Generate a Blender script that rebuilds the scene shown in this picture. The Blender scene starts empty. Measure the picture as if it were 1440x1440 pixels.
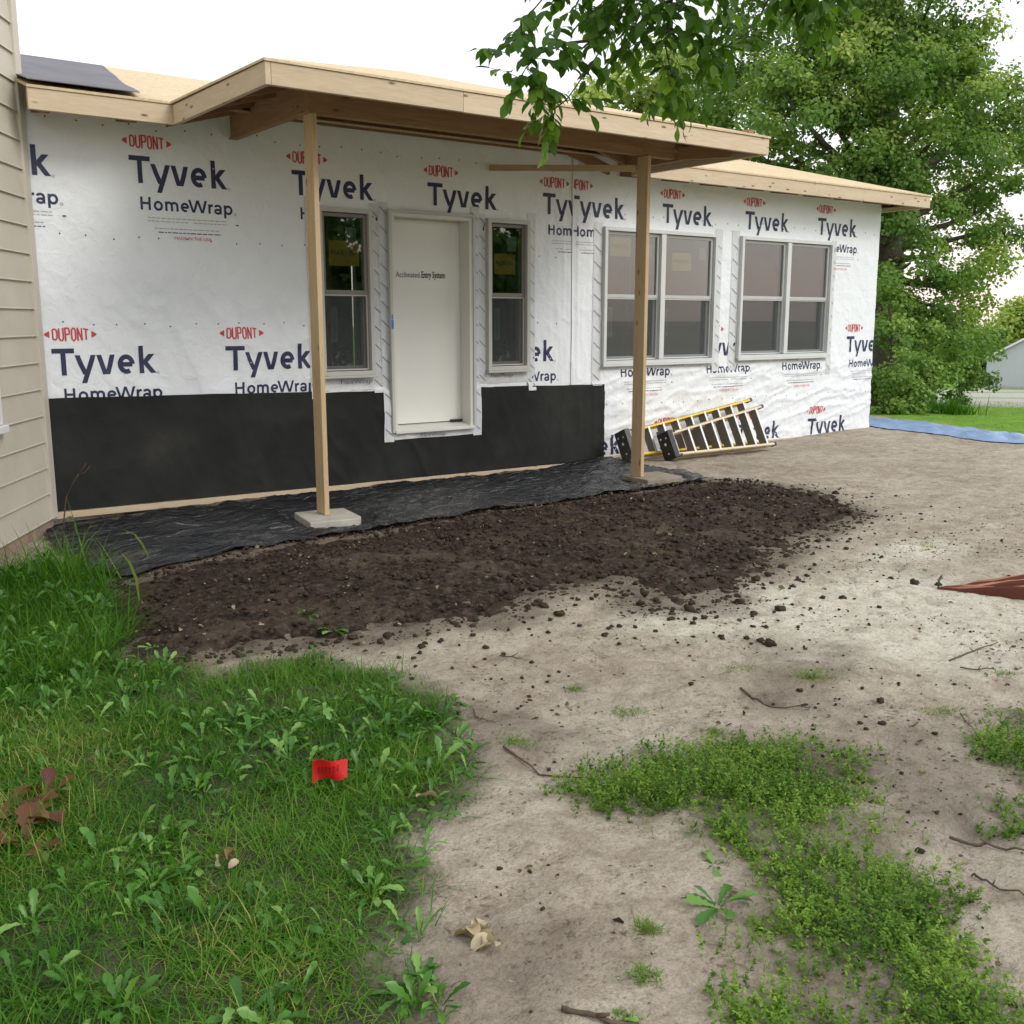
import bpy, math, random
import numpy as np
from mathutils import Vector, Matrix
R = math.radians
rng = np.random.default_rng(11); random.seed(11)
S = bpy.context.scene
COL = S.collection

# ------------------------------------------------------------------ camera, sky, sun, exposure
# world frame: X runs along the wrapped wall, Y into the wall (wall face y = 0), Z up
CAMD, CAMH, YAW = 8.59, 1.5, R(36.3)
FPX = 1450.0; TILT = math.atan(270 / FPX)
cd = bpy.data.cameras.new('camera'); cam = bpy.data.objects.new('camera', cd); COL.objects.link(cam)
cd.sensor_width = 36; cd.lens = 36 * FPX / 1440; cd.clip_start = 0.05; cd.clip_end = 3000
cam.location = (0, -CAMD, CAMH)
cam.rotation_euler = (math.pi / 2 - TILT, 0, -YAW)
S.camera = cam

SUN = Vector((0.30, -0.72, 0.62)).normalized()
w = bpy.data.worlds.new('World'); S.world = w; w.use_nodes = True
nt = w.node_tree; nt.nodes.clear()
out = nt.nodes.new('ShaderNodeOutputWorld'); bg = nt.nodes.new('ShaderNodeBackground')
sky = nt.nodes.new('ShaderNodeTexSky'); sky.sky_type = 'NISHITA'; sky.sun_disc = False
sky.sun_elevation = math.asin(SUN.z); sky.sun_rotation = math.atan2(SUN.x, SUN.y)
sky.dust_density = 3.0; sky.air_density = 1.0
tc = nt.nodes.new('ShaderNodeTexCoord'); sp = nt.nodes.new('ShaderNodeSeparateXYZ')
rp = nt.nodes.new('ShaderNodeValToRGB')          # even overcast veil, faintly warm all round the horizon
e = rp.color_ramp.elements
e[0].position = 0.0; e[0].color = (1.0, 0.80, 0.72, 1)
e[1].position = 0.45; e[1].color = (0.91, 0.96, 1.0, 1)
x = e.new(0.07); x.color = (0.99, 0.90, 0.87, 1)
x = e.new(0.16); x.color = (0.94, 0.96, 0.99, 1)
sc = nt.nodes.new('ShaderNodeVectorMath'); sc.operation = 'SCALE'; sc.inputs['Scale'].default_value = 11.5
mx = nt.nodes.new('ShaderNodeMix'); mx.data_type = 'RGBA'; mx.inputs[0].default_value = 0.85
nt.links.new(tc.outputs['Generated'], sp.inputs[0]); nt.links.new(sp.outputs['Z'], rp.inputs[0])
nt.links.new(rp.outputs[0], sc.inputs[0]); nt.links.new(sky.outputs[0], mx.inputs[6]); nt.links.new(sc.outputs[0], mx.inputs[7])
nt.links.new(mx.outputs[2], bg.inputs[0]); bg.inputs[1].default_value = 0.1
nt.links.new(bg.outputs[0], out.inputs[0])

sl = bpy.data.lights.new('sun', 'SUN'); sun = bpy.data.objects.new('sun', sl); COL.objects.link(sun)
sl.energy = 1.2; sl.angle = R(24); sl.color = (1.0, 0.96, 0.91)
sun.rotation_euler = (-SUN).to_track_quat('-Z', 'Y').to_euler()
sun.location = (0, -12, 12)

S.view_settings.view_transform = 'Standard'; S.view_settings.look = 'None'
S.view_settings.gamma = 1; S.view_settings.use_curve_mapping = False
S.view_settings.exposure = 0.40
S.cycles.use_denoising = True
S.cycles.max_bounces = 8; S.cycles.transparent_max_bounces = 16

# ------------------------------------------------------------------ measuring helpers
CT, ST = math.cos(TILT), math.sin(TILT)
CP = np.array([0, -CAMD, CAMH])
FW = np.array([math.sin(YAW), math.cos(YAW), 0]); RT = np.array([math.cos(YAW), -math.sin(YAW), 0])
def ray(u, v):
    x = u - 720; y = 720 - v
    return FW * (FPX * CT + y * ST) + RT * x + np.array([0, 0, y * CT - FPX * ST])
def G(u, v, z=0.0):                     # where a line of sight meets level z
    d = ray(u, v); p = CP + d * ((z - CAMH) / d[2]); return float(p[0]), float(p[1])
def PD(u, v, q):                        # point at q metres ahead
    d = ray(u, v); d = d / np.dot(d, FW); return CP + d * q

# ------------------------------------------------------------------ noise
_T = np.random.default_rng(3).random((256, 256))
def vnoise(x, y, seed=0):
    x = np.asarray(x, float) + seed * 17.31; y = np.asarray(y, float) + seed * 9.77
    xi = np.floor(x).astype(int); yi = np.floor(y).astype(int)
    fx = x - xi; fy = y - yi; fx = fx * fx * (3 - 2 * fx); fy = fy * fy * (3 - 2 * fy)
    a = _T[xi & 255, yi & 255]; b = _T[(xi + 1) & 255, yi & 255]; c = _T[xi & 255, (yi + 1) & 255]; d = _T[(xi + 1) & 255, (yi + 1) & 255]
    return (a * (1 - fx) + b * fx) * (1 - fy) + (c * (1 - fx) + d * fx) * fy
def fbm(x, y, seed=0, o=4):
    s = 0; a = 0.5
    for i in range(o):
        s = s + a * (vnoise(x, y, seed + i * 3) - 0.5) * 2; x = np.asarray(x) * 2.03; y = np.asarray(y) * 2.03; a *= 0.5
    return s
def smooth(a, b, x):
    t = np.clip((np.asarray(x, float) - a) / (b - a), 0, 1); return t * t * (3 - 2 * t)
def sdist(px, py, poly):                # signed distance to a polygon, positive inside
    px = np.asarray(px, float); py = np.asarray(py, float)
    d = np.full(px.shape, 1e9); ins = np.zeros(px.shape, bool); n = len(poly)
    for i in range(n):
        ax, ay = poly[i]; bx, by = poly[(i + 1) % n]
        ex, ey = bx - ax, by - ay; L = ex * ex + ey * ey + 1e-12
        t = np.clip(((px - ax) * ex + (py - ay) * ey) / L, 0, 1)
        d = np.minimum(d, np.hypot(px - ax - t * ex, py - ay - t * ey))
        c = ((ay > py) != (by > py)) & (px < (bx - ax) * (py - ay) / (by - ay + 1e-12) + ax)
        ins ^= c
    return np.where(ins, d, -d)

# ------------------------------------------------------------------ object helpers
WM = {}
def put(o, parent=None, M=None):
    COL.objects.link(o); M = M or Matrix(); WM[o.name] = M
    if parent: o.parent = parent; o.matrix_basis = WM[parent.name].inverted() @ M
    else: o.matrix_basis = M
    return o
def tag(o, label=None, cat=None, group=None, kind=None):
    if label: o['label'] = label
    if cat: o['category'] = cat
    if group: o['group'] = group
    if kind: o['kind'] = kind
    return o
def empty(name, loc=(0, 0, 0), rz=0):
    o = bpy.data.objects.new(name, None); o.empty_display_size = 0.1
    return put(o, None, Matrix.Translation(loc) @ Matrix.Rotation(rz, 4, 'Z'))
def np_mesh(name, V, faces, mats, tint=None, smooth_=False, midx=None):
    """faces: list of int arrays (n,3) or (n,4)"""
    me = bpy.data.meshes.new(name); V = np.asarray(V, np.float32)
    faces = [np.asarray(f, np.int32) for f in faces if len(f)]
    me.vertices.add(len(V)); me.vertices.foreach_set('co', V.ravel())
    lv = np.concatenate([f.ravel() for f in faces]); tot = np.concatenate([np.full(len(f), f.shape[1], np.int32) for f in faces])
    st = np.concatenate([[0], np.cumsum(tot)[:-1]]).astype(np.int32)
    me.loops.add(len(lv)); me.loops.foreach_set('vertex_index', lv)
    me.polygons.add(len(tot)); me.polygons.foreach_set('loop_start', st); me.polygons.foreach_set('loop_total', tot)
    if smooth_: me.polygons.foreach_set('use_smooth', np.ones(len(tot), bool))
    for m in (mats if isinstance(mats, (list, tuple)) else [mats]): me.materials.append(m)
    if midx is not None: me.polygons.foreach_set('material_index', np.asarray(midx, np.int32))
    if tint is not None:
        a = me.attributes.new('tint', 'FLOAT', 'FACE'); a.data.foreach_set('value', np.asarray(tint, np.float32))
    me.update(calc_edges=True); me.validate()
    return me
def obj(name, me, parent=None, M=None):
    return put(bpy.data.objects.new(name, me), parent, M)
class MB:
    def __init__(s): s.v = []; s.f = []; s.m = []; s.cur = 0
    def add(s, vs, fs):
        b = len(s.v); s.v += [tuple(map(float, p)) for p in vs]
        for f in fs: s.f.append([b + i for i in f]); s.m.append(s.cur)
    def box(s, x0, x1, y0, y1, z0, z1, M=None):
        vs = [(x, y, z) for z in (z0, z1) for y in (y0, y1) for x in (x0, x1)]
        if M: vs = [M @ Vector(p) for p in vs]
        s.add(vs, [(0, 2, 3, 1), (4, 5, 7, 6), (0, 1, 5, 4), (2, 6, 7, 3), (0, 4, 6, 2), (1, 3, 7, 5)])
    def prism(s, poly, h):               # poly: 3D points, h: offset vector
        n = len(poly); h = Vector(h); vs = [Vector(p) for p in poly] + [Vector(p) + h for p in poly]
        s.add(vs, [tuple(range(n))[::-1], tuple(range(n, 2 * n))] + [(i, (i + 1) % n, n + (i + 1) % n, n + i) for i in range(n)])
    def tube(s, pts, rad, n=6, cap=True):
        pts = [Vector(p) for p in pts]; rad = rad if hasattr(rad, '__len__') else [rad] * len(pts)
        rings = []
        for i, p in enumerate(pts):
            d = (pts[min(i + 1, len(pts) - 1)] - pts[max(i - 1, 0)]).normalized()
            a = d.cross(Vector((0, 0, 1)) if abs(d.z) < 0.9 else Vector((1, 0, 0))).normalized(); b = d.cross(a)
            rings.append([p + (a * math.cos(2 * math.pi * k / n) + b * math.sin(2 * math.pi * k / n)) * rad[i] for k in range(n)])
        vs = [q for r in rings for q in r]; fs = []
        for i in range(len(pts) - 1):
            for k in range(n): fs.append((i * n + k, i * n + (k + 1) % n, (i + 1) * n + (k + 1) % n, (i + 1) * n + k))
        if cap: fs += [tuple(range(n))[::-1], tuple(range((len(pts) - 1) * n, len(pts) * n))]
        s.add(vs, fs)
    def build(s, name, mats, parent=None, M=None, bevel=0, smooth_=False):
        me = bpy.data.meshes.new(name); me.from_pydata(s.v, [], s.f)
        for m in (mats if isinstance(mats, (list, tuple)) else [mats]): me.materials.append(m)
        me.polygons.foreach_set('material_index', s.m)
        if smooth_: me.polygons.foreach_set('use_smooth', [True] * len(s.f))
        me.update(); o = obj(name, me, parent, M)
        if bevel:
            b = o.modifiers.new('bevel', 'BEVEL'); b.width = bevel; b.segments = 2; b.limit_method = 'ANGLE'
        return o
def boxo(name, b, mat, parent=None, bevel=0):
    m = MB(); m.box(*b); return m.build(name, mat, parent, bevel=bevel)
def board(name, p0, p1, t, h, mat, parent, up=(0, 0, 1), bevel=0.003):
    """a length of lumber: t across, h along up; its own X is its length so that grain follows it"""
    p0 = Vector(p0); p1 = Vector(p1); d = (p1 - p0); L = d.length; d.normalize()
    u = Vector(up); s = u.cross(d).normalized(); u = d.cross(s)
    M = Matrix((d, s, u)).transposed().to_4x4(); M.translation = (p0 + p1) / 2
    m = MB(); m.box(-L / 2, L / 2, -t / 2, t / 2, -h / 2, h / 2)
    return m.build(name, mat, parent, M, bevel=bevel)
def text_mesh(name, s, size, mat, parent, M, squeeze=1.0, bold=0.0):
    cu = bpy.data.curves.new(name, 'FONT'); cu.body = s; cu.size = size; cu.fill_mode = 'FRONT'; cu.resolution_u = 3; cu.offset = bold
    t = bpy.data.objects.new(name + '_tmp', cu); COL.objects.link(t)
    me = bpy.data.meshes.new_from_object(t.evaluated_get(bpy.context.evaluated_depsgraph_get()))
    bpy.data.objects.remove(t); bpy.data.curves.remove(cu)
    me.materials.clear(); me.materials.append(mat); me.name = name
    me.transform(Matrix.Diagonal((squeeze, 1, 1, 1)))
    return obj(name, me, parent, M)
def wall_M(s, z, y):                     # local XY text plane -> wall plane facing -Y
    return Matrix.Translation((s, y, z)) @ Matrix.Rotation(math.pi / 2, 4, 'X')

# ------------------------------------------------------------------ materials
class N:
    """tiny node builder"""
    def __init__(s, name):
        s.m = bpy.data.materials.new(name); s.m.use_nodes = True; s.t = s.m.node_tree; s.t.nodes.clear()
        s.out = s.t.nodes.new('ShaderNodeOutputMaterial'); s.b = s.t.nodes.new('ShaderNodeBsdfPrincipled')
        s.t.links.new(s.b.outputs[0], s.out.inputs[0])
    def n(s, ty, **k):
        nd = s.t.nodes.new(ty)
        for a, v in k.items():
            if a.startswith('i_'): nd.inputs[a[2:].replace('_', ' ')].default_value = v
            else: setattr(nd, a, v)
        return nd
    def l(s, a, b): s.t.links.new(a, b)
    def coord(s, kind='Object', scale=(1, 1, 1)):
        tc = s.n('ShaderNodeTexCoord'); mp = s.n('ShaderNodeMapping'); mp.inputs['Scale'].default_value = scale
        s.l(tc.outputs[kind], mp.inputs[0]); return mp.outputs[0]
    def noise(s, co, scale, detail=4, rough=0.55, dist=0.0):
        nd = s.n('ShaderNodeTexNoise', i_Scale=scale, i_Detail=detail, i_Roughness=rough, i_Distortion=dist); s.l(co, nd.inputs['Vector']); return nd.outputs['Fac']
    def ramp(s, fac, stops):
        r = s.n('ShaderNodeValToRGB'); e = r.color_ramp.elements
        while len(e) < len(stops): e.new(0.5)
        for i, (p, c) in enumerate(stops): e[i].position = p; e[i].color = (*c, 1) if len(c) == 3 else c
        s.l(fac, r.inputs[0]); return r.outputs[0]
    def mix(s, fac, a, b, mode='MIX'):
        m = s.n('ShaderNodeMix', data_type='RGBA', blend_type=mode)
        for v, i in ((fac, 0), (a, 6), (b, 7)):
            if isinstance(v, (int, float)): m.inputs[i].default_value = v
            elif isinstance(v, tuple): m.inputs[i].default_value = (*v, 1)
            else: s.l(v, m.inputs[i])
        return m.outputs[2]
    def math(s, op, a, b=0.0, clamp=False):
        m = s.n('ShaderNodeMath', operation=op, use_clamp=clamp)
        for v, i in ((a, 0), (b, 1)):
            if isinstance(v, (int, float)): m.inputs[i].default_value = v
            else: s.l(v, m.inputs[i])
        return m.outputs[0]
    def attr(s, name): return s.n('ShaderNodeAttribute', attribute_name=name).outputs['Fac']
    def bump(s, h, st=0.3, d=0.01):
        b = s.n('ShaderNodeBump', i_Strength=st, i_Distance=d); s.l(h, b.inputs['Height']); s.l(b.outputs[0], s.b.inputs['Normal']); return b
    def set(s, col=None, rough=0.6, metal=0.0, spec=0.5):
        if col is not None:
            if isinstance(col, tuple): s.b.inputs['Base Color'].default_value = (*col, 1)
            else: s.l(col, s.b.inputs['Base Color'])
        s.b.inputs['Roughness'].default_value = rough; s.b.inputs['Metallic'].default_value = metal; s.b.inputs['Specular IOR Level'].default_value = spec
        return s
def plain(name, col, rough=0.5, metal=0.0, var=0.08, scale=6.0, spec=0.5, bump=0.0):
    m = N(name); co = m.coord(); f = m.noise(co, scale, 5)
    c = m.ramp(f, [(0.3, tuple(v * (1 - var) for v in col)), (0.7, tuple(min(1, v * (1 + var)) for v in col))])
    m.set(c, rough, metal, spec)
    if bump: m.bump(m.noise(co, scale * 12, 4), bump, 0.004)
    return m.m
def wood(name, a, b, knots=True):
    m = N(name); co = m.coord('Object', (1.2, 14, 14))
    oi = m.n('ShaderNodeObjectInfo'); ad = m.n('ShaderNodeVectorMath', operation='ADD'); cx = m.n('ShaderNodeCombineXYZ')
    r7 = m.math('MULTIPLY', oi.outputs['Random'], 37.0); m.l(r7, cx.inputs[0]); m.l(r7, cx.inputs[1])
    m.l(co, ad.inputs[0]); m.l(cx.outputs[0], ad.inputs[1]); co = ad.outputs[0]
    g = m.noise(co, 1.6, 6, 0.6, 1.2)
    c = m.ramp(g, [(0.25, b), (0.5, tuple((x + y) / 2 for x, y in zip(a, b))), (0.75, a)])
    fine = m.noise(co, 9.0, 3)
    c = m.mix(0.22, c, m.ramp(fine, [(0.3, (0.5, 0.42, 0.34)), (0.7, (1, 1, 1))]), 'MULTIPLY')
    tint = m.ramp(oi.outputs['Random'], [(0, (0.82, 0.80, 0.78)), (1, (1.0, 1.0, 1.0))])
    c = m.mix(1.0, c, tint, 'MULTIPLY')
    if knots:
        k = m.coord('Object', (4.2, 13, 13)); kd = m.n('ShaderNodeVectorMath', operation='ADD'); m.l(k, kd.inputs[0]); m.l(cx.outputs[0], kd.inputs[1])
        vo = m.n('ShaderNodeTexVoronoi', i_Scale=1.0); m.l(kd.outputs[0], vo.inputs['Vector'])
        kk = m.ramp(vo.outputs['Distance'], [(0.06, (1, 1, 1)), (0.16, (0, 0, 0))])
        c = m.mix(kk, c, (0.16, 0.085, 0.04))
    m.set(c, 0.72, 0, 0.25); m.bump(g, 0.15, 0.003); return m.m
def leafmat(name, lo, mid, hi, trans=0.35, rough=0.5, spec=0.35):
    m = N(name); c = m.ramp(m.attr('tint'), [(0.0, lo), (0.5, mid), (1.0, hi)])
    m.set(c, rough, 0, spec)
    tr = m.n('ShaderNodeBsdfTranslucent'); m.l(m.mix(1.0, c, (1.25, 1.35, 0.6), 'MULTIPLY'), tr.inputs[0])
    ms = m.n('ShaderNodeMixShader'); ms.inputs[0].default_value = trans
    m.l(m.b.outputs[0], ms.inputs[1]); m.l(tr.outputs[0], ms.inputs[2]); m.l(ms.outputs[0], m.out.inputs[0])
    return m.m

# house wrap: white spun film with fine crinkles
m = N('house_wrap'); co = m.coord(); n1 = m.noise(co, 1.4, 5); n2 = m.noise(co, 26, 6, 0.65, 0.6); n3 = m.noise(co, 9, 5, 0.6, 1.5)
c = m.ramp(n1, [(0.3, (0.76, 0.785, 0.81)), (0.7, (0.82, 0.845, 0.875))])
m.set(c, 0.42, 0, 0.45); b = m.bump(m.math('ADD', m.math('MULTIPLY', n3, 1.6), m.math('MULTIPLY', n2, 0.35)), 0.5, 0.012); M_WRAP = m.m
M_NAVY = plain('navy_print', (0.018, 0.025, 0.075), 0.5, var=0.12)
M_RED = plain('red_print', (0.56, 0.055, 0.06), 0.5, var=0.1)
M_GREY = plain('grey_print', (0.42, 0.42, 0.43), 0.5)
# black felt
m = N('building_felt'); co = m.coord(); n1 = m.noise(co, 1.2, 6, 0.6); n2 = m.noise(co, 130, 3)
c = m.ramp(n1, [(0.3, (0.008, 0.0085, 0.008)), (0.62, (0.022, 0.023, 0.020)), (0.8, (0.05, 0.047, 0.04))])
m.set(c, 0.75, 0, 0.25); m.bump(n2, 0.5, 0.004); M_FELT = m.m
# black ground sheet
m = N('ground_sheet'); co = m.coord(); n1 = m.noise(co, 2.0, 6); n2 = m.noise(co, 40, 5, 0.6)
c = m.ramp(n1, [(0.35, (0.010, 0.011, 0.014)), (0.62, (0.026, 0.026, 0.028)), (0.8, (0.075, 0.062, 0.05))])
m.set(c, 0.15, 0, 0.65); m.bump(m.math('ADD', m.math('MULTIPLY', n2, 0.25), m.noise(m.coord('Object', (2.2, 6, 3)), 2.0, 3, 0.5, 1.2)), 1.0, 0.05); M_SHEET = m.m
M_PINE = wood('pine_lumber', (0.66, 0.50, 0.31), (0.52, 0.37, 0.21))
M_FASCIA = wood('fascia_pine', (0.72, 0.60, 0.44), (0.60, 0.475, 0.33))
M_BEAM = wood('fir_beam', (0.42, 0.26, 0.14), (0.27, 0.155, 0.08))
M_SHADEWOOD = wood('shaded_rafter_fir', (0.34, 0.20, 0.11), (0.22, 0.125, 0.065))  # darker fir: shade under the porch roof put into the colour
# OSB / plywood roof deck
m = N('roof_deck'); co = m.coord('Object', (1, 1, 1)); vo = m.n('ShaderNodeTexVoronoi', i_Scale=28.0); m.l(co, vo.inputs['Vector'])
c = m.mix(m.noise(co, 2.0, 4), (0.60, 0.47, 0.30), (0.70, 0.58, 0.41)); c = m.mix(0.35, c, m.ramp(vo.outputs['Color'], [(0.2, (0.6, 0.5, 0.36)), (0.8, (1, 0.95, 0.85))]), 'MULTIPLY')
m.set(c, 0.8, 0, 0.2); m.bump(vo.outputs['Distance'], 0.2, 0.003); M_DECK = m.m
M_UNDER = plain('roof_underlayment', (0.115, 0.10, 0.115), 0.6, var=0.2, scale=3, bump=0.2)
M_SIDING = plain('tan_siding', (0.53, 0.485, 0.40), 0.55, var=0.05, scale=4, bump=0.08)
M_TRIM = plain('tan_trim', (0.55, 0.51, 0.43), 0.5, var=0.05, scale=3)
M_WHITE = plain('white_vinyl', (0.74, 0.74, 0.74), 0.4, var=0.03)
M_FOUND = plain('pinkish_block', (0.33, 0.235, 0.18), 0.85, var=0.25, scale=9, bump=0.5)
M_DOOR = plain('primed_door', (0.74, 0.735, 0.68), 0.38, var=0.025, scale=2)
M_JAMB = plain('primed_jamb', (0.66, 0.655, 0.60), 0.42, var=0.04, scale=3)
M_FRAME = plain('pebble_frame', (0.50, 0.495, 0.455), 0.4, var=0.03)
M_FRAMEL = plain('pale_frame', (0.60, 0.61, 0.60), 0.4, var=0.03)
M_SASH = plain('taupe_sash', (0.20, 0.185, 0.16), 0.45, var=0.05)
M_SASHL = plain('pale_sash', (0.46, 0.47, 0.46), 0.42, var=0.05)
M_TAPE = plain('flashing_tape', (0.62, 0.635, 0.65), 0.35, var=0.06, scale=14, bump=0.25)
M_FLEX = plain('flex_tape', (0.58, 0.585, 0.58), 0.4, var=0.10, scale=22, bump=0.5)
M_INK = plain('grey_ink', (0.10, 0.11, 0.12), 0.5)
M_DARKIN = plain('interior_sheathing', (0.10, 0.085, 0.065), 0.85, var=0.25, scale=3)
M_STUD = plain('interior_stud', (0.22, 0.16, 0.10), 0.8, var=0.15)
M_STICK = plain('yellow_label', (0.85, 0.56, 0.10), 0.5, var=0.04)
M_STICKW = plain('pale_label', (0.42, 0.47, 0.46), 0.5, var=0.05)
M_BLUE = plain('blue_print', (0.05, 0.18, 0.55), 0.5)
M_CONC = plain('concrete', (0.40, 0.375, 0.32), 0.85, var=0.16, scale=11, bump=0.6)
M_CONCD = plain('dirty_concrete', (0.26, 0.215, 0.165), 0.85, var=0.2, scale=11, bump=0.6)
M_ALU = plain('aluminium', (0.62, 0.62, 0.60), 0.38, 0.75, var=0.08, scale=20)
M_TREAD = plain('dark_tread', (0.20, 0.175, 0.15), 0.55, 0.3, var=0.15, scale=25)  # tread faces, a darker grey-brown than the step lips
M_CREAM = plain('cream_fibreglass', (0.66, 0.55, 0.36), 0.5, var=0.08)
M_YEL = plain('yellow_fibreglass', (0.74, 0.52, 0.06), 0.45, var=0.08)
M_BLACK = plain('black_plastic', (0.015, 0.015, 0.016), 0.45, var=0.2)
M_GREYP = plain('dark_grey_plastic', (0.07, 0.07, 0.068), 0.5, var=0.2)
M_FLAG = plain('red_flag_vinyl', (0.55, 0.006, 0.010), 0.4, var=0.05)
M_WIRE = plain('flag_wire', (0.3, 0.3, 0.3), 0.4, 0.8)
M_STAKE = plain('green_stake', (0.02, 0.06, 0.035), 0.5)
m = N('blue_tarp'); co = m.coord(); c = m.ramp(m.noise(co, 2.5, 5), [(0.3, (0.17, 0.26, 0.44)), (0.7, (0.30, 0.40, 0.60))]); m.set(c, 0.4, 0, 0.5); m.bump(m.noise(co, 18, 5), 0.5, 0.02); M_BTARP = m.m
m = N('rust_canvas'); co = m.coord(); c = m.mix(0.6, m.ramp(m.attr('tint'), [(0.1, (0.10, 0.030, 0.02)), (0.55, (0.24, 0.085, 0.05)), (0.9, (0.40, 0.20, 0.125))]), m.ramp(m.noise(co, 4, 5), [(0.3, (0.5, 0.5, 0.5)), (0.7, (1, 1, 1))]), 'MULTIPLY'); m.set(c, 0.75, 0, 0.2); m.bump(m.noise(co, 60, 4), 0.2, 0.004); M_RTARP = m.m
# glass: clear pane with a coated-glass reflection
m = N('window_glass'); m.t.nodes.remove(m.b)
gl = m.n('ShaderNodeBsdfGlossy', i_Roughness=0.015); gl.inputs[0].default_value = (1, 1, 1, 1)
tr = m.n('ShaderNodeBsdfTransparent'); tr.inputs[0].default_value = (0.62, 0.66, 0.64, 1)
lw = m.n('ShaderNodeLayerWeight', i_Blend=0.25); ms = m.n('ShaderNodeMixShader')
m.l(m.math('ADD', m.math('MULTIPLY', lw.outputs['Fresnel'], 0.85), 0.10, True), ms.inputs[0])
m.l(tr.outputs[0], ms.inputs[1]); m.l(gl.outputs[0], ms.inputs[2]); m.l(ms.outputs[0], m.out.inputs[0]); M_GLASS = m.m
m = N('insect_screen'); m.t.nodes.remove(m.b)
df = m.n('ShaderNodeBsdfDiffuse'); df.inputs[0].default_value = (0.13, 0.14, 0.14, 1); tr = m.n('ShaderNodeBsdfTransparent')
ms = m.n('ShaderNodeMixShader'); ms.inputs[0].default_value = 0.34; m.l(tr.outputs[0], ms.inputs[1]); m.l(df.outputs[0], ms.inputs[2]); m.l(ms.outputs[0], m.out.inputs[0]); M_SCREEN = m.m
# ground
m = N('yard_ground'); co = m.coord()
n1 = m.noise(co, 0.9, 6, 0.6); n2 = m.noise(co, 7, 6, 0.62, 0.4); n3 = m.noise(co, 42, 5, 0.65); n4 = m.noise(co, 3.1, 5, 0.6, 0.8)
c = m.ramp(n2, [(0.30, (0.265, 0.218, 0.165)), (0.50, (0.405, 0.348, 0.275)), (0.72, (0.52, 0.46, 0.375))])
c = m.mix(0.55, c, m.ramp(n1, [(0.35, (0.32, 0.268, 0.206)), (0.65, (0.48, 0.42, 0.338))]))
pa = m.math('MULTIPLY', m.attr('pale'), m.ramp(n2, [(0.34, (0.4, 0.4, 0.4)), (0.50, (1, 1, 1))]))
n5 = m.noise(m.coord('Object', (1.0, 1.8, 1)), 2.6, 6, 0.72, 0.3)
c = m.mix(0.45, c, m.ramp(n5, [(0.36, (0.60, 0.54, 0.48)), (0.50, (1, 1, 1)), (0.66, (1.15, 1.14, 1.12))]), 'MULTIPLY')
c = m.mix(pa, c, m.ramp(n4, [(0.35, (0.52, 0.49, 0.39)), (0.6, (0.64, 0.60, 0.50))]))
n6 = m.noise(co, 120, 4, 0.7); c = m.mix(0.5, c, m.ramp(n6, [(0.36, (0.55, 0.50, 0.46)), (0.50, (1, 1, 1)), (0.68, (1.2, 1.2, 1.18))]), 'MULTIPLY')
specks = m.ramp(n3, [(0.36, (0.25, 0.20, 0.16)), (0.45, (1, 1, 1))]); c = m.mix(m.math('MULTIPLY', m.ramp(n4, [(0.42, (0, 0, 0)), (0.62, (1, 1, 1))]), 0.8), c, specks, 'MULTIPLY'); c = m.mix(0.36, c, m.ramp(m.noise(co, 17, 6, 0.72, 0.25), [(0.40, (0.48, 0.43, 0.39)), (0.52, (1, 1, 1))]), 'MULTIPLY')  # dark specks: dirt, plus the shade of small pits put into the colour
c = m.mix(m.attr('damp'), c, m.ramp(n2, [(0.3, (0.060, 0.044, 0.031)), (0.7, (0.16, 0.122, 0.088))]))
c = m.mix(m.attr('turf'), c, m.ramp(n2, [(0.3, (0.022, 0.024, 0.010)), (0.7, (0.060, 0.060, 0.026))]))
c = m.mix(m.attr('lawn'), c, m.ramp(n4, [(0.3, (0.10, 0.21, 0.02)), (0.7, (0.17, 0.31, 0.03))]))
c = m.mix(m.attr('gravel'), c, m.ramp(n2, [(0.3, (0.30, 0.27, 0.25)), (0.7, (0.48, 0.45, 0.42))]))
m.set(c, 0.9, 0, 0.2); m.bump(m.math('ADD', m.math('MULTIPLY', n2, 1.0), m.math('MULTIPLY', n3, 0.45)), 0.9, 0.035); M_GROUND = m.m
m = N('topsoil'); co = m.coord(); n1 = m.noise(co, 2.2, 6, 0.6); n2 = m.noise(co, 24, 6, 0.65)
c = m.ramp(n2, [(0.3, (0.013, 0.009, 0.006)), (0.52, (0.042, 0.030, 0.021)), (0.8, (0.13, 0.098, 0.070))])
c = m.mix(m.ramp(n1, [(0.48, (0, 0, 0)), (0.72, (0.6, 0.6, 0.6))]), c, (0.13, 0.098, 0.070)); m.set(c, 0.95, 0, 0.15); m.bump(n2, 0.8, 0.02); M_SOIL = m.m
M_CLOD = plain('soil_clod', (0.045, 0.032, 0.023), 0.95, var=0.4, scale=25, spec=0.15, bump=0.6)
M_PEBBLE = plain('pebble', (0.24, 0.19, 0.15), 0.85, var=0.3, scale=12)
M_TWIG = plain('twig_bark', (0.095, 0.062, 0.042), 0.9, var=0.3, scale=30)
M_DRY = leafmat('dry_leaf', (0.16, 0.085, 0.04), (0.34, 0.24, 0.13), (0.50, 0.42, 0.28), 0.15)
M_LITTER = leafmat('litter', (0.045, 0.028, 0.018), (0.13, 0.085, 0.05), (0.38, 0.30, 0.19), 0.1, 0.8, 0.1)
M_GRASS = leafmat('lawn_grass', (0.022, 0.085, 0.005), (0.078, 0.215, 0.010), (0.33, 0.33, 0.085), 0.35, 0.5, 0.25)
M_WEED = leafmat('broadleaf_weed', (0.028, 0.115, 0.010), (0.062, 0.190, 0.014), (0.22, 0.38, 0.08), 0.28, 0.36, 0.5)
M_SMALL = leafmat('small_weed', (0.050, 0.120, 0.010), (0.145, 0.265, 0.026), (0.31, 0.43, 0.075), 0.35, 0.5, 0.25)
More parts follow.
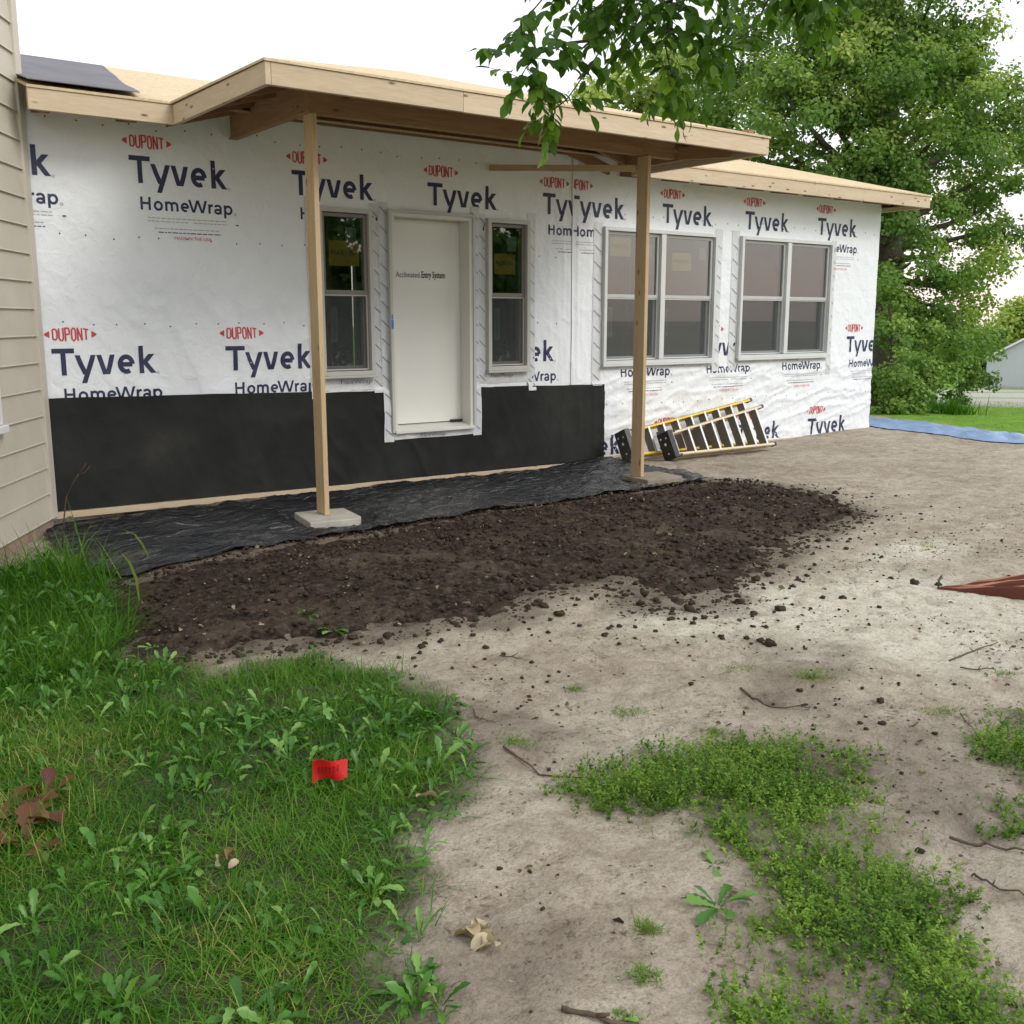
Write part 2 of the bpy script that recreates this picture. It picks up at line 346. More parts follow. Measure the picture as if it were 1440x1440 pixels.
M_DOCK = leafmat('dock_leaf', (0.10, 0.025, 0.018), (0.16, 0.10, 0.03), (0.13, 0.19, 0.04), 0.25)
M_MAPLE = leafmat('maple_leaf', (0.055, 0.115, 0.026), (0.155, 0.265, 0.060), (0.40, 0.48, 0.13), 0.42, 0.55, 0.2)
M_YTREE = leafmat('yellow_green_leaf', (0.14, 0.21, 0.035), (0.26, 0.34, 0.06), (0.38, 0.46, 0.10), 0.35)
M_SHRUB = leafmat('shrub_leaf', (0.06, 0.13, 0.022), (0.16, 0.27, 0.055), (0.31, 0.42, 0.11), 0.35, 0.55, 0.2)
M_ASH = leafmat('ash_leaflet', (0.035, 0.085, 0.010), (0.075, 0.165, 0.016), (0.20, 0.33, 0.035), 0.45, 0.42)
M_BARK = plain('tree_bark', (0.075, 0.058, 0.045), 0.95, var=0.4, scale=14, bump=0.8)
M_GSIDE = plain('grey_siding', (0.46, 0.49, 0.50), 0.6, var=0.04)
M_GROOF = plain('red_brown_shingle', (0.17, 0.075, 0.06), 0.85, var=0.2)
M_WTRIM = plain('white_trim', (0.75, 0.75, 0.74), 0.5, var=0.03)

# ------------------------------------------------------------------ terrain
_fr = np.random.default_rng(55); FOOT = []
for k_ in range(26):                     # shoe prints wandering from the right towards the porch
    t_ = k_ / 25; bx_, by_ = 6.4 - 4.3 * t_ + _fr.normal(0, .25), -4.6 - 1.6 * t_ + _fr.normal(0, .25); FOOT.append((bx_, by_, _fr.uniform(0, 3.1)))
for k_ in range(34): FOOT.append((_fr.uniform(1.9, 6.8), _fr.uniform(-7.2, -4.4), _fr.uniform(0, 3.1)))
def dents(x, y):
    z = 0
    for fx_, fy_, fa_ in FOOT:
        u_ = ((x - fx_) * math.cos(fa_) + (y - fy_) * math.sin(fa_)) / 0.13; v_ = (-(x - fx_) * math.sin(fa_) + (y - fy_) * math.cos(fa_)) / 0.05; q_ = u_ * u_ + v_ * v_
        z = z - 0.013 * np.exp(-q_ ** 2) + 0.005 * np.exp(-(q_ - 1.9) ** 2 * 1.5)
    return z
def terrain(x, y):
    x = np.asarray(x, float); y = np.asarray(y, float)
    q = x * FW[0] + (y + CAMD) * FW[1]
    z = -0.13 * smooth(2.6, 0.9, x) * smooth(-4.5, -3.0, y) * smooth(0.5, -0.3, y)
    z = z + 0.05 * smooth(9.5, 12.2, x) * smooth(-2.2, 0, y) * smooth(20, 13.5, x)
    f = np.clip((q - 17.0) / 62.0, 0, 1); z = z - 3.7 * f ** 1.05 - 6.0 * smooth(90, 600, q)
    near = smooth(40, 9, q)
    z = z + near * (0.024 * fbm(x * 0.8, y * 0.8, 1) + 0.020 * fbm(x * 3.1, y * 3.1, 5, 3) + 0.014 * fbm(x * 11, y * 11, 9, 3) + dents(x, y))
    return z - 0.015 - 0.035 * smooth(-1.3, -0.2, y) * smooth(7.4, 6.6, x) * smooth(0.8, 1.6, x)
SOIL = [G(*p) for p in [(130, 806), (190, 797), (420, 760), (640, 725), (850, 692), (1000, 676), (1060, 676), (1140, 690), (1215, 720), (1110, 765), (1050, 800), (990, 858), (900, 852), (860, 818), (780, 828), (700, 862), (560, 888), (430, 902), (300, 912), (150, 915), (120, 860)]]
GRASS = [G(*p) for p in [(-200, 930), (0, 925), (150, 908), (300, 932), (440, 915), (560, 955), (640, 1000), (680, 1090), (612, 1170), (592, 1300), (640, 1440), (720, 1600), (-250, 1600)]]
WEED = [G(*p) for p in [(805, 1110), (835, 1062), (1010, 1032), (1190, 1042), (1240, 1050), (1180, 1090), (1285, 1160), (1305, 1240), (1370, 1330), (1440, 1390), (1560, 1520), (1080, 1520), (1040, 1330), (1080, 1230), (960, 1160), (880, 1150)]]
WEED2 = [G(*p) for p in [(1400, 990), (1520, 985), (1560, 1120), (1430, 1100), (1395, 1060)]]
WEED3 = [G(*p) for p in [(1390, 1130), (1480, 1110), (1500, 1180), (1410, 1165)]]
SHEET = [G(*p) for p in [(60, 738), (105, 792), (185, 798), (415, 762), (640, 728), (850, 696), (1008, 678), (968, 667)]] + [(7.55, -0.02), (1.75, -0.02)]
LAWNP = [(12.9, -9.0), (13.5, -1.6), (13.9, 0.9), (14.5, 7), (14, 30), (60, 45), (60, -25), (30, -25)]

xs = np.concatenate([-np.geomspace(1.0, 900, 34)[::-1], np.arange(-0.97, 9, 0.03), np.arange(9, 16, 0.09), 16 + np.geomspace(0.2, 1500, 60)])
ys = np.concatenate([-8.0 - np.geomspace(0.05, 900, 34)[::-1], np.arange(-8.0, 0.2, 0.03), 0.2 + np.geomspace(0.1, 1500, 70)])
X, Y = np.meshgrid(xs, ys, indexing='ij'); Z = terrain(X, Y)
nx, ny = X.shape; I = np.arange(nx * ny).reshape(nx, ny)
F = np.stack([I[:-1, :-1], I[1:, :-1], I[1:, 1:], I[:-1, 1:]], -1).reshape(-1, 4)
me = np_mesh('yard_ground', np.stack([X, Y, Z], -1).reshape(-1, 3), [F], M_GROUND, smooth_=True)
def vattr(me, name, v):
    a = me.attributes.new(name, 'FLOAT', 'POINT'); a.data.foreach_set('value', np.clip(np.asarray(v, np.float32).ravel(), 0, 1))
wob = 0.16 * fbm(X * 2.5, Y * 2.5, 21)
dsoil = sdist(X, Y, SOIL)
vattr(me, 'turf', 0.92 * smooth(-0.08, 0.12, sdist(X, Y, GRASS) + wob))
vattr(me, 'damp', 0.75 * smooth(-0.30, 0.02, dsoil + wob) + 0.45 * smooth(-0.1, 0.15, np.maximum(sdist(X, Y, WEED), sdist(X, Y, WEED2)) + wob) + 0.55 * smooth(0.1, 0.5, fbm(X * 1.3, Y * 1.3, 33)) * smooth(-4.9, -5.6, Y))
pc = [(G(1180, 840), 1.0, 0.45), (G(1330, 880), 0.9, 0.5), (G(1010, 850), 0.6, 0.3), (G(1290, 770), 0.5, 0.2)]
pal = sum(np.exp(-(((X - cx) / a) ** 2 + ((Y - cy) / b) ** 2)) for (cx, cy), a, b in pc)
vattr(me, 'pale', 0.85 * smooth(0.15, 0.8, pal + 0.45 * fbm(X * 2.2, Y * 2.2, 40)))
Q = X * FW[0] + (Y + CAMD) * FW[1]
vattr(me, 'lawn', smooth(-0.15, 0.25, sdist(X, Y, LAWNP) + wob) * smooth(60, 50, Q) + smooth(80, 90, Q) + smooth(13.5, 15, X) * smooth(3, 6, Y) + smooth(-1.5, -3, X))
vattr(me, 'gravel', smooth(19, 21, Q + 2 * fbm(X * 0.2, Y * 0.2, 50)) * smooth(76, 72, Q) * smooth(-0.35, -0.1, fbm(Q * 0.16, X * 0.05, 52)))
o = obj('yard_ground', me); tag(o, 'bare sandy yard ground with worn dirt running out to lawn', 'ground', kind='structure')

# spread topsoil
gx = np.arange(0.9, 7.9, 0.022); gy = np.arange(-5.3, -1.8, 0.022); SX, SY = np.meshgrid(gx, gy, indexing='ij')
ds = sdist(SX, SY, SOIL); de = ds + 0.34 * fbm(SX * 2.6, SY * 2.6, 60) * smooth(-2.3, -2.8, SY) + 0.16 * fbm(SX * 11, SY * 11, 61) * smooth(-2.2, -2.5, SY)
SZ = terrain(SX, SY) - 0.02 + 0.042 * smooth(-0.10, 0.34, de) + 0.022 * smooth(0.1, 0.7, ds) + smooth(-0.1, 0.2, de) * (0.022 * fbm(SX * 4, SY * 4, 62) + 0.026 * fbm(SX * 15, SY * 15, 63, 3))
I = np.arange(SX.size).reshape(SX.shape)
F = np.stack([I[:-1, :-1], I[1:, :-1], I[1:, 1:], I[:-1, 1:]], -1).reshape(-1, 4); keep = (de.ravel()[F] > -0.1).any(1)
tag(obj('topsoil', np_mesh('topsoil', np.stack([SX, SY, SZ], -1).reshape(-1, 3), [F[keep]], M_SOIL, smooth_=True)), 'dark crumbly topsoil spread in a band along the black ground sheet', 'soil', kind='structure')
def surf(x, y):                          # ground or topsoil, whichever is on top
    z = terrain(x, y); d = sdist(x, y, SOIL)
    return z + np.where(d > 0.05, 0.024 + 0.022 * smooth(0.1, 0.7, d), 0)

# ------------------------------------------------------------------ existing house at the left
HL = empty('clapboard_house', (1.86, -0.03, 0)); tag(HL, 'older house with tan lap siding at the left edge', 'house')
DV = Vector((-0.512, -0.859, 0)).normalized(); NV = Vector((0.859, -0.512, 0)).normalized()
C0 = Vector((1.80, -0.06, 0))
def LH(L, n, z): return C0 + DV * L + NV * n + Vector((0, 0, z))
def lbox(mb, L0, L1, n0, n1, z0, z1):
    mb.add([LH(L, n, z) for z in (z0, z1) for n in (n0, n1) for L in (L0, L1)], [(0, 2, 3, 1), (4, 5, 7, 6), (0, 1, 5, 4), (2, 6, 7, 3), (0, 4, 6, 2), (1, 3, 7, 5)])
EXPO = 0.2
for k in range(28):
    z0 = -0.02 + k * EXPO; mb = MB(); L1 = 5.0; L0 = 0.085
    segs = [(L0, 0.93), (1.96, L1)] if 0.78 < z0 + 0.1 < 2.3 else [(L0, L1)]
    for a, b in segs:
        vs = [LH(L, n, z) for L in (a, b) for (n, z) in ((-0.02, z0), (0.022, z0), (0.018, z0 + 0.012), (0.004, z0 + EXPO + 0.02), (-0.02, z0 + EXPO + 0.02))]
        mb.add(vs, [(0, 1, 2, 3, 4), (9, 8, 7, 6, 5)] + [(i, 5 + i, 5 + (i + 1) % 5, (i + 1) % 5) for i in range(5)])
    mb.build('siding_board', M_SIDING, HL)
mb = MB(); lbox(mb, -0.02, 0.085, -0.1, 0.034, -0.02, 5.6); mb.build('corner_board', M_TRIM, HL, bevel=0.003)
mb = MB(); lbox(mb, -0.02, 5.0, -0.2, -0.03, -0.02, 5.6); mb.build('wall', M_TRIM, HL)
mb = MB(); lbox(mb, -0.02, 5.0, -0.2, -0.005, -0.6, -0.022); mb.build('foundation', M_FOUND, HL)
wn = MB()
lbox(wn, 0.93, 1.01, -0.03, 0.045, 0.80, 2.30); lbox(wn, 1.88, 1.96, -0.03, 0.045, 0.80, 2.30); lbox(wn, 1.01, 1.88, -0.03, 0.045, 2.22, 2.30); lbox(wn, 1.01, 1.88, -0.03, 0.045, 0.80, 0.86)
wn = wn.build('window', M_WHITE, HL, bevel=0.004)
mb = MB(); lbox(mb, 0.90, 1.99, -0.03, 0.07, 0.745, 0.795); mb.build('sill', M_WHITE, wn, bevel=0.004)
mb = MB(); lbox(mb, 1.01, 1.88, -0.012, -0.006, 0.86, 2.22); mb.build('pane', M_GLASS, wn)

# ------------------------------------------------------------------ the addition
ZE, ZF = 2.955, 3.10          # fascia bottom and top
EY = -0.45; SR = 12.85; S1 = 12.42; YB = 4.62; YR = 2.31; ZR = ZF + 0.29 * (YR - EY)
HA = empty('house_addition', (7.0, 0, 0)); tag(HA, 'unfinished house addition in white printed wrap under a bare wood roof', 'house')
OPEN = [(4.16, 4.70, 1.00, 2.48), (4.88, 5.80, 0.44, 2.48), (5.98, 6.50, 1.00, 2.48), (7.50, 9.24, 1.02, 2.48), (9.66, 11.40, 1.04, 2.48)]
def wrinkle(s, z):
    s = np.asarray(s, float); z = np.asarray(z, float)
    d = 0.005 * fbm(s * 2.2, z * 1.7, 70) + 0.006 * (1 - np.abs(fbm(s * 5 + z * 1.5, z * 3.2, 72, 3))) ** 8
    seam = np.exp(-((s - 7.15) / 0.36) ** 2) * smooth(2.95, 2.3, z)
    d = d + seam * (0.013 * (1 - np.abs(fbm(s * 9, z * 0.55, 74, 2))) ** 5)
    low = smooth(7.35, 7.7, s) * smooth(1.15, 0.85, z)
    d = d + low * (0.020 * (1 - np.abs(fbm((s * 0.8 + z * 1.4) * 1.7, (z - s * 0.28) * 7.0, 76, 3))) ** 5)
    left = smooth(4.3, 3.9, s) * smooth(2.0, 2.9, s) * smooth(2.35, 1.7, z) * smooth(0.7, 1.0, z)
    d = d + left * 0.020 * (1 - np.abs(fbm(s * 3.6 + z * 1.2, z * 1.5, 78, 3))) ** 4
    return d
def sheet_y(s, z, base): return -base - wrinkle(s, z)
def wrap(name, s0, s1, z0, z1, base, mat, holes=True, step=0.02, extra=None, zbot=None):
    a = np.round(np.arange(s0, s1 + 1e-6, step), 4); b = np.round(np.arange(z0, z1 + 1e-6, step), 4)
    A, B = np.meshgrid(a, b, indexing='ij'); Yw = sheet_y(A, B, base)
    if extra is not None: Yw = Yw - extra(A, B)
    Bz = B if zbot is None else zbot(A, B)
    I = np.arange(A.size).reshape(A.shape); F = np.stack([I[:-1, :-1], I[1:, :-1], I[1:, 1:], I[:-1, 1:]], -1).reshape(-1, 4)
    cs = A.ravel()[F].mean(1); cz = B.ravel()[F].mean(1); k = np.ones(len(F), bool)
    if holes:
        for (x0, x1, y0, y1) in OPEN: k &= ~((cs > x0) & (cs < x1) & (cz > y0) & (cz < y1))
    return obj(name, np_mesh(name, np.stack([A, Yw, Bz], -1).reshape(-1, 3), [F[k]], mat, smooth_=True), HA)
W1 = wrap('house_wrap', 1.76, 7.14, 0.0, 3.20, 0.000, M_WRAP)
W2 = wrap('house_wrap', 7.08, S1, 0.02, 3.20, 0.009, M_WRAP)
W3 = wrap('house_wrap', 7.46, S1, -0.02, 0.46, 0.018, M_WRAP)
for o_, l_ in ((W1, 'wrap sheet behind the porch'), (W2, 'wrap sheet around the wide windows'), (W3, 'low overlapping wrap strip behind the ladders')): o_['label'] = l_

# ---- printed logos: strokes laid onto the sheet, cut at openings and sheet edges
def arc(cx, cy, rx, ry, a0, a1, n=14): return [(cx + rx * math.cos(R(a0 + (a1 - a0) * i / n)), cy + ry * math.sin(R(a0 + (a1 - a0) * i / n))) for i in range(n + 1)]
GL = {  # cap height 1, x height .74
 'T': [[(0, .905), (.80, .905)], [(.40, .90), (.40, 0)]],
 'y': [[(.04, .84), (.08, .70), (.17, .42), (.33, .04)], [(.68, .84), (.64, .72), (.54, .42), (.33, -.14), (.25, -.36)]],
 'v': [[(.04, .84), (.08, .70), (.16, .40), (.30, -.10)], [(.60, .84), (.56, .70), (.48, .40), (.32, -.10)]],
 'e': [[(.10, .36), (.56, .36)], arc(.33, .37, .235, .285, 0, 300, 18)],
 'k': [[(.09, 1.06), (.09, 0)], [(.58, .84), (.18, .38)], [(.22, .44), (.62, -.1)]],
 'H': [[(.08, 1), (.08, 0)], [(.64, 1), (.64, 0)], [(.08, .52), (.64, .52)]],
 'o': [arc(.32, .36, .245, .30, 0, 360, 20)],
 'm': [[(.08, .74), (.08, 0)], arc(.28, .47, .20, .20, 170, 0, 8) + [(.48, 0)], arc(.68, .47, .20, .20, 170, 0, 8) + [(.88, 0)]],
 'W': [[(.01, 1.1), (.33, -.1)], [(.31, -.1), (.65, 1.05)], [(.63, 1.05), (.97, -.1)], [(.95, -.1), (1.27, 1.1)]],
 'r': [[(.08, .74), (.08, 0)], arc(.33, .42, .25, .25, 175, 85, 6)],
 'a': [arc(.27, .48, .21, .20, 160, 0, 8) + [(.48, 0)], arc(.27, .20, .20, .15, 20, 340, 14)],
 'p': [[(.08, .74), (.08, -.30)], arc(.33, .36, .245, .30, 180, -180, 18)],
}
def resample(pl, st):
    o_ = [np.array(pl[0], float)]
    for a, b in zip(pl[:-1], pl[1:]):
        a = np.array(a, float); b = np.array(b, float); n = max(1, int(np.ceil(np.linalg.norm(b - a) / st)))
        for i in range(1, n + 1): o_.append(a + (b - a) * i / n)
    return np.array(o_)
class Print:
    def __init__(s, base, clip=None, holes=True): s.v = []; s.f = []; s.m = []; s.base = base; s.k = 0; s.clip = clip; s.holes = holes
    def quad(s, ps, mi):
        cx = sum(p[0] for p in ps) / len(ps); cz = sum(p[1] for p in ps) / len(ps)
        if s.clip and not (s.clip[0] < cx < s.clip[1] and s.clip[2] < cz < s.clip[3]): return
        if s.holes:
            for (x0, x1, y0, y1) in OPEN:
                if x0 - .01 < cx < x1 + .01 and y0 - .01 < cz < y1 + .01: return
        b = len(s.v); s.v += [(p[0], p[1], s.k) for p in ps]; s.f.append(tuple(range(b, b + len(ps)))); s.m.append(mi)
    def stroke(s, pl, wd, mi, st=0.012, lim=None):
        s.k += 1; P_ = resample(pl, st); d = np.gradient(P_, axis=0); d /= np.linalg.norm(d, axis=1)[:, None] + 1e-9
        nn = np.stack([-d[:, 1], d[:, 0]], 1) * wd / 2
        A_, B_ = P_ + nn, P_ - nn
        if lim: A_[:, 1] = np.clip(A_[:, 1], *lim); B_[:, 1] = np.clip(B_[:, 1], *lim)
        for i in range(len(P_) - 1):
            if lim and max(A_[i, 1], B_[i, 1], A_[i + 1, 1], B_[i + 1, 1]) - min(A_[i, 1], B_[i, 1], A_[i + 1, 1], B_[i + 1, 1]) < 1e-5: continue
            s.quad([A_[i], B_[i], B_[i + 1], A_[i + 1]], mi)
    def word(s, letters, x0, z0, u, uz, wd, mi):
        for ch, off in letters:
            for pl in GL[ch]: s.stroke([(x0 + (off + p[0]) * u, z0 + p[1] * uz) for p in pl], wd, mi, lim=({'y': (z0 - .31 * uz, z0 + .74 * uz), 'v': (z0, z0 + .74 * uz), 'k': (z0, z0 + (.74 if pl[0][0] > .1 else 1.06) * uz), 'W': (z0, z0 + uz)}.get(ch)))
    def build(s, parent):
        if not s.f: return
        v = np.array(s.v); y = sheet_y(v[:, 0], v[:, 1], s.base) - 0.0016 - 0.00025 * (v[:, 2] % 8)
        me = bpy.data.meshes.new('printed_logo'); me.from_pydata(np.stack([v[:, 0], y, v[:, 1]], -1).tolist(), [], s.f)
        for m_ in (M_NAVY, M_RED, M_GREY): me.materials.append(m_)
        me.polygons.foreach_set('material_index', s.m); me.update(); return obj('printed_logo', me, parent)
def logo(cx, cz, base, parent, clip=None, fine=True):
    p = Print(base, clip)
    # oval DUPONT: letters stretched to an ellipse
    env = lambda x: 0.022 + 0.036 * math.sqrt(max(0, 1 - (x / 0.165) ** 2))
    Wd = 0.275; lw = Wd / 6; sw = 0.0125
    boxes = {'D': [[(0, -1), (0, 1)], [(0, 1), (.45, .95), (.72, .55), (.72, -.55), (.45, -.95), (0, -1)]], 'U': [[(0, 1), (0, -.6), (.2, -.95), (.5, -.95), (.7, -.6), (.7, 1)]],
             'P': [[(0, -1), (0, 1)], [(0, .95), (.6, .9), (.7, .45), (.6, .02), (0, -.02)]], 'O': [[(.35, .97), (.05, .7), (0, 0), (.05, -.7), (.35, -.97), (.65, -.7), (.7, 0), (.65, .7), (.35, .97)]],
             'N': [[(0, -1), (0, 1)], [(0, 1), (.7, -1)], [(.7, -1), (.7, 1)]], 'T': [[(-.05, .92), (.8, .92)], [(.37, .92), (.37, -1)]]}
    for i, ch in enumerate('DUPONT'):
        for pl in boxes[ch]:
            pts = []
            for q in resample(pl, 0.25):
                xx = -Wd / 2 + (i + 0.14 + q[0] * 0.95) * lw; pts.append((cx + xx, cz + q[1] * (env(xx) - 0.006)))
            p.stroke(pts, sw, 1, 0.02)
    for sg in (-1, 1):
        p.k += 1; a = cx + sg * 0.155; b = cx + sg * 0.192
        p.quad([(a, cz + 0.027), (a, cz - 0.027), (b, cz - 0.006), (b, cz + 0.006)], 1)
    p.word([('T', 0), ('y', .84), ('v', 1.63), ('e', 2.38), ('k', 3.21)], cx - .15, cz - .315, .205, .208, .037, 0)
    p.word([('H', 0), ('o', .92), ('m', 1.72), ('e', 2.82), ('W', 3.45), ('r', 4.86), ('a', 5.30), ('p', 6.02)], cx - .08, cz - .517, .1135, .1, .0185, 0)
    for (x, z) in ((cx + .655, cz - .312), (cx + .70, cz - .513)): p.stroke([(x + .009 * math.cos(t), z + .009 * math.sin(t)) for t in np.linspace(0, 2 * math.pi, 9)], .006, 2)
    if fine:
        r_ = random.Random(int(cx * 100))
        for z, a, b in ((-.575, -.03, .63), (-.60, -.03, .30), (-.60, .34, .63), (-.655, .02, .56), (-.685, .05, .57)):
            xx = a
            while xx < b:
                ln = r_.uniform(.015, .05); p.stroke([(cx + xx, cz + z), (cx + min(b, xx + ln), cz + z)], .0075, 2 if z != -.685 else 0, .03); xx += ln + .008
        p.stroke([(cx + .70, cz - .60), (cx + .725, cz - .60)], .01, 0)
    o_ = p.build(parent)
    if fine and clip[0] < cx and cx + 0.5 < clip[1] and not any(x0 - .1 < cx + .3 < x1 + .1 and y0 < cz - .72 < y1 for (x0, x1, y0, y1) in OPEN):
        text_mesh('printed_lettering', 'MADE IN THE USA', 0.036, M_RED, parent, wall_M(cx + .17, cz - .738, float(sheet_y(cx + .3, cz - .72, base).min()) - 0.013), 1.05)
    return o_
c1 = (1.76, 7.12, 0, 3.05); c2 = (7.10, S1 - 0.005, 0, 3.05); c3 = (7.5, S1 - 0.005, -0.0, 0.45)
for k in range(-1, 4): logo(2.73 + 1.373 * k, 2.88, 0.0, W1, c1)
for k in range(4): logo(2.05 + 1.385 * k, 1.39, 0.0, W1, c1)
for k in range(4): logo(7.16 + 1.365 * k, 2.88, 0.009, W2, c2)
for k in range(4): logo(7.87 + 1.37 * k, 1.395, 0.009, W2, c2)
for k in range(4): logo(7.14 + 1.367 * k, 0.34, 0.018, W3, c3, False)

# staple and cap-nail rows holding the sheets
for W_, s0_, s1_, rows_, bs_ in ((W1, 2.0, 7.0, (1.47, 2.14, 2.99), 0.0), (W2, 7.2, 12.3, (0.56, 2.62), 0.009)):
    m_ = MB()
    for zz in rows_:
        for ss in np.arange(s0_, s1_, 0.203):
            s_ = ss + rng.normal(0, .02); z_ = zz + rng.normal(0, .012)
            if any(x0 - .06 < s_ < x1 + .06 and y0 - .06 < z_ < y1 + .06 for (x0, x1, y0, y1) in OPEN): continue
            y_ = float(sheet_y(s_, z_, bs_)); m_.tube([(s_, y_ + .002, z_), (s_, y_ - .003, z_)], 0.007, 6)
    m_.build('fastener_row', M_GREYP, W_)['kind'] = 'stuff'
# rest of the shell
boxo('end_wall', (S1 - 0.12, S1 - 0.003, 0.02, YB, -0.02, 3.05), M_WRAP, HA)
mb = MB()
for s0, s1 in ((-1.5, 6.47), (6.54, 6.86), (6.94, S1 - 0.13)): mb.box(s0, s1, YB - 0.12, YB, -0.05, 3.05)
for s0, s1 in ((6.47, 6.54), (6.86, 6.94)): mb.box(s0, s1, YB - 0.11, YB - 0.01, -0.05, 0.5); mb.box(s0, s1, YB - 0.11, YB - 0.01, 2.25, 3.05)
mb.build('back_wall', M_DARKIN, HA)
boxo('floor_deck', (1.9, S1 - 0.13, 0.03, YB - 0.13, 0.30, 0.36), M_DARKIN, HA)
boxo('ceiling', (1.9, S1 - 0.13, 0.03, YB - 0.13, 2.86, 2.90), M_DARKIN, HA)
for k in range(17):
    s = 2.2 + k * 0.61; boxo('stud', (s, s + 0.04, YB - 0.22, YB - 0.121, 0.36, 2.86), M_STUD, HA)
board('bottom_plate', (1.77, -0.026, -0.016), (7.46, -0.026, -0.050), 0.046, 0.05, M_FASCIA, HA)
board('bottom_plate', (7.46, -0.03, -0.035), (S1 + 0.02, -0.03, -0.035), 0.03, 0.09, M_FASCIA, HA)

# building felt
def felt_extra(A, B):
    return 0.022 * (1 - np.abs(fbm(A * 2.6 + B * 0.8, B * 0.9, 80, 3))) ** 5 * smooth(2.4, 3.8, A) * smooth(7.0, 5.0, A) * smooth(0.95, 0.6, B) + 0.004 * fbm(A * 1.5, B * 1.5, 82) + 0.004 + 0.016 * smooth(6.6, 7.2, A)
def felt_z(A, B):                        # upper edge runs down a little to the right, hand cut
    t = B / 0.90; top = 0.905 - 0.0163 * (A - 1.87) + 0.012 * fbm(A * 2.5, A * 0, 84); bot = 0.012 - 0.005 * (A - 1.87) + 0.008 * fbm(A * 3, A * 0, 85)
    return bot + (top - bot) * t
_o = OPEN; OPEN = [(4.88, 5.80, 0.44, 2.48)]
FE = wrap('building_felt', 1.78, 7.54, 0.0, 0.90, 0.016, M_FELT, True, 0.02, felt_extra, felt_z); OPEN = _o

# flashing tapes
def under_y(s_, z_):
    s_ = np.asarray(s_, float); z_ = np.asarray(z_, float)
    y = np.minimum(sheet_y(s_, z_, np.where(s_ < 7.08, 0.0, 0.009)), np.where((z_ < 0.46) & (s_ > 7.46), sheet_y(s_, z_, 0.018), 1))
    ft = felt_z(s_, np.full(s_.shape, 0.90)); fy_ = sheet_y(s_, z_, 0.016) - felt_extra(s_, z_)
    return np.where((s_ < 7.55) & (z_ < ft + 0.012), np.minimum(y, fy_), y)
def tape(s0, s1, z0, z1, lift=0.004, vert=True, mat=None):
    n = max(6, int((z1 - z0 if vert else s1 - s0) / 0.03)); k_ = 5
    A_ = np.linspace(0, 1, n + 1); B_ = np.linspace(0, 1, k_)
    if vert: A2, B2 = np.meshgrid(A_, B_, indexing='ij'); Sx = s0 + (s1 - s0) * B2 + 0.003 * np.sin(7 * A2 + s0 * 9); Zx = z0 + (z1 - z0) * A2
    else: A2, B2 = np.meshgrid(A_, B_, indexing='ij'); Sx = s0 + (s1 - s0) * A2; Zx = z0 + (z1 - z0) * B2 + 0.003 * np.sin(7 * A2 + s0 * 9)
    Yx = under_y(Sx, Zx) - lift - 0.0015 * np.sin(A2 * 60) * (B2 > .5) - 0.002 * fbm(Sx * 30, Zx * 30, 87, 2)
    I_ = np.arange(Sx.size).reshape(Sx.shape); F_ = np.stack([I_[:-1, :-1], I_[1:, :-1], I_[1:, 1:], I_[:-1, 1:]], -1).reshape(-1, 4)
    o_ = obj('flashing_tape', np_mesh('flashing_tape', np.stack([Sx, Yx, Zx], -1).reshape(-1, 3), [F_], mat or M_TAPE, smooth_=True), HA)
    if vert:
        d = MB(); z = z0 + 0.05; wdt = s1 - s0
        while z < z1 - 0.08:
            for j in range(3):
                ta, tb = j / 3, (j + 1) / 3; pa = (s0 + 0.01 + wdt * .75 * ta, z + .07 - .068 * ta); pb = (s0 + 0.01 + wdt * .75 * tb, z + .07 - .068 * tb)
                ya, yb = (float(under_y(np.array(q_[0]), np.array(q_[1]))) - lift - 0.005 for q_ in (pa, pb))
                d.add([(pa[0], ya, pa[1]), (pa[0] + .002, ya, pa[1] + .006), (pb[0] + .002, yb, pb[1] + .006), (pb[0], yb, pb[1])], [(0, 3, 2, 1)])
            z += 0.17
        d.build('tape_print', M_INK, o_)['kind'] = 'stuff'
    return o_
tape(4.70, 4.80, 0.83, 2.54); tape(4.785, 4.885, 0.36, 2.56, 0.009); tape(5.80, 5.90, 0.36, 2.58, 0.009); tape(5.885, 5.985, 0.84, 2.52); tape(6.50, 6.60, 0.78, 2.56)
tape(4.06, 4.165, 0.80, 2.56); tape(7.37, 7.50, 0.80, 2.52); tape(9.24, 9.36, 0.90, 2.54); tape(9.53, 9.66, 0.90, 2.54); tape(11.40, 11.50, 0.80, 2.5)
FX = []
for (a, b, c_, d_, y) in ((4.06, 4.79, 0.85, 1.0, .006), (5.90, 6.56, 0.87, 1.0, .006), (4.885, 5.80, 0.375, 0.437, .011), (7.50, 9.24, 0.965, 1.02, .006), (9.66, 11.40, 0.985, 1.04, .006)):
    FX.append(tape(a, b, c_, d_, y, False, M_FLEX))
text_mesh('tape_lettering', 'FlexWrap', 0.055, M_INK, FX[0], wall_M(4.34, 0.925, -0.038), 1.5)
text_mesh('tape_lettering', 'FlexWrap', 0.050, M_INK, FX[1], wall_M(6.02, 0.935, -0.030), 1.4)
text_mesh('tape_lettering', 'FlexWrap', 0.045, M_INK, FX[2], wall_M(5.17, 0.392, -0.058), 1.6)
text_mesh('tape_lettering', 'FlexWrap', 0.035, M_INK, FX[3], wall_M(8.55, 0.985, -0.042), 1.5)
text_mesh('tape_lettering', 'FlexWrap', 0.035, M_INK, FX[4], wall_M(10.6, 1.0, -0.042), 1.5)

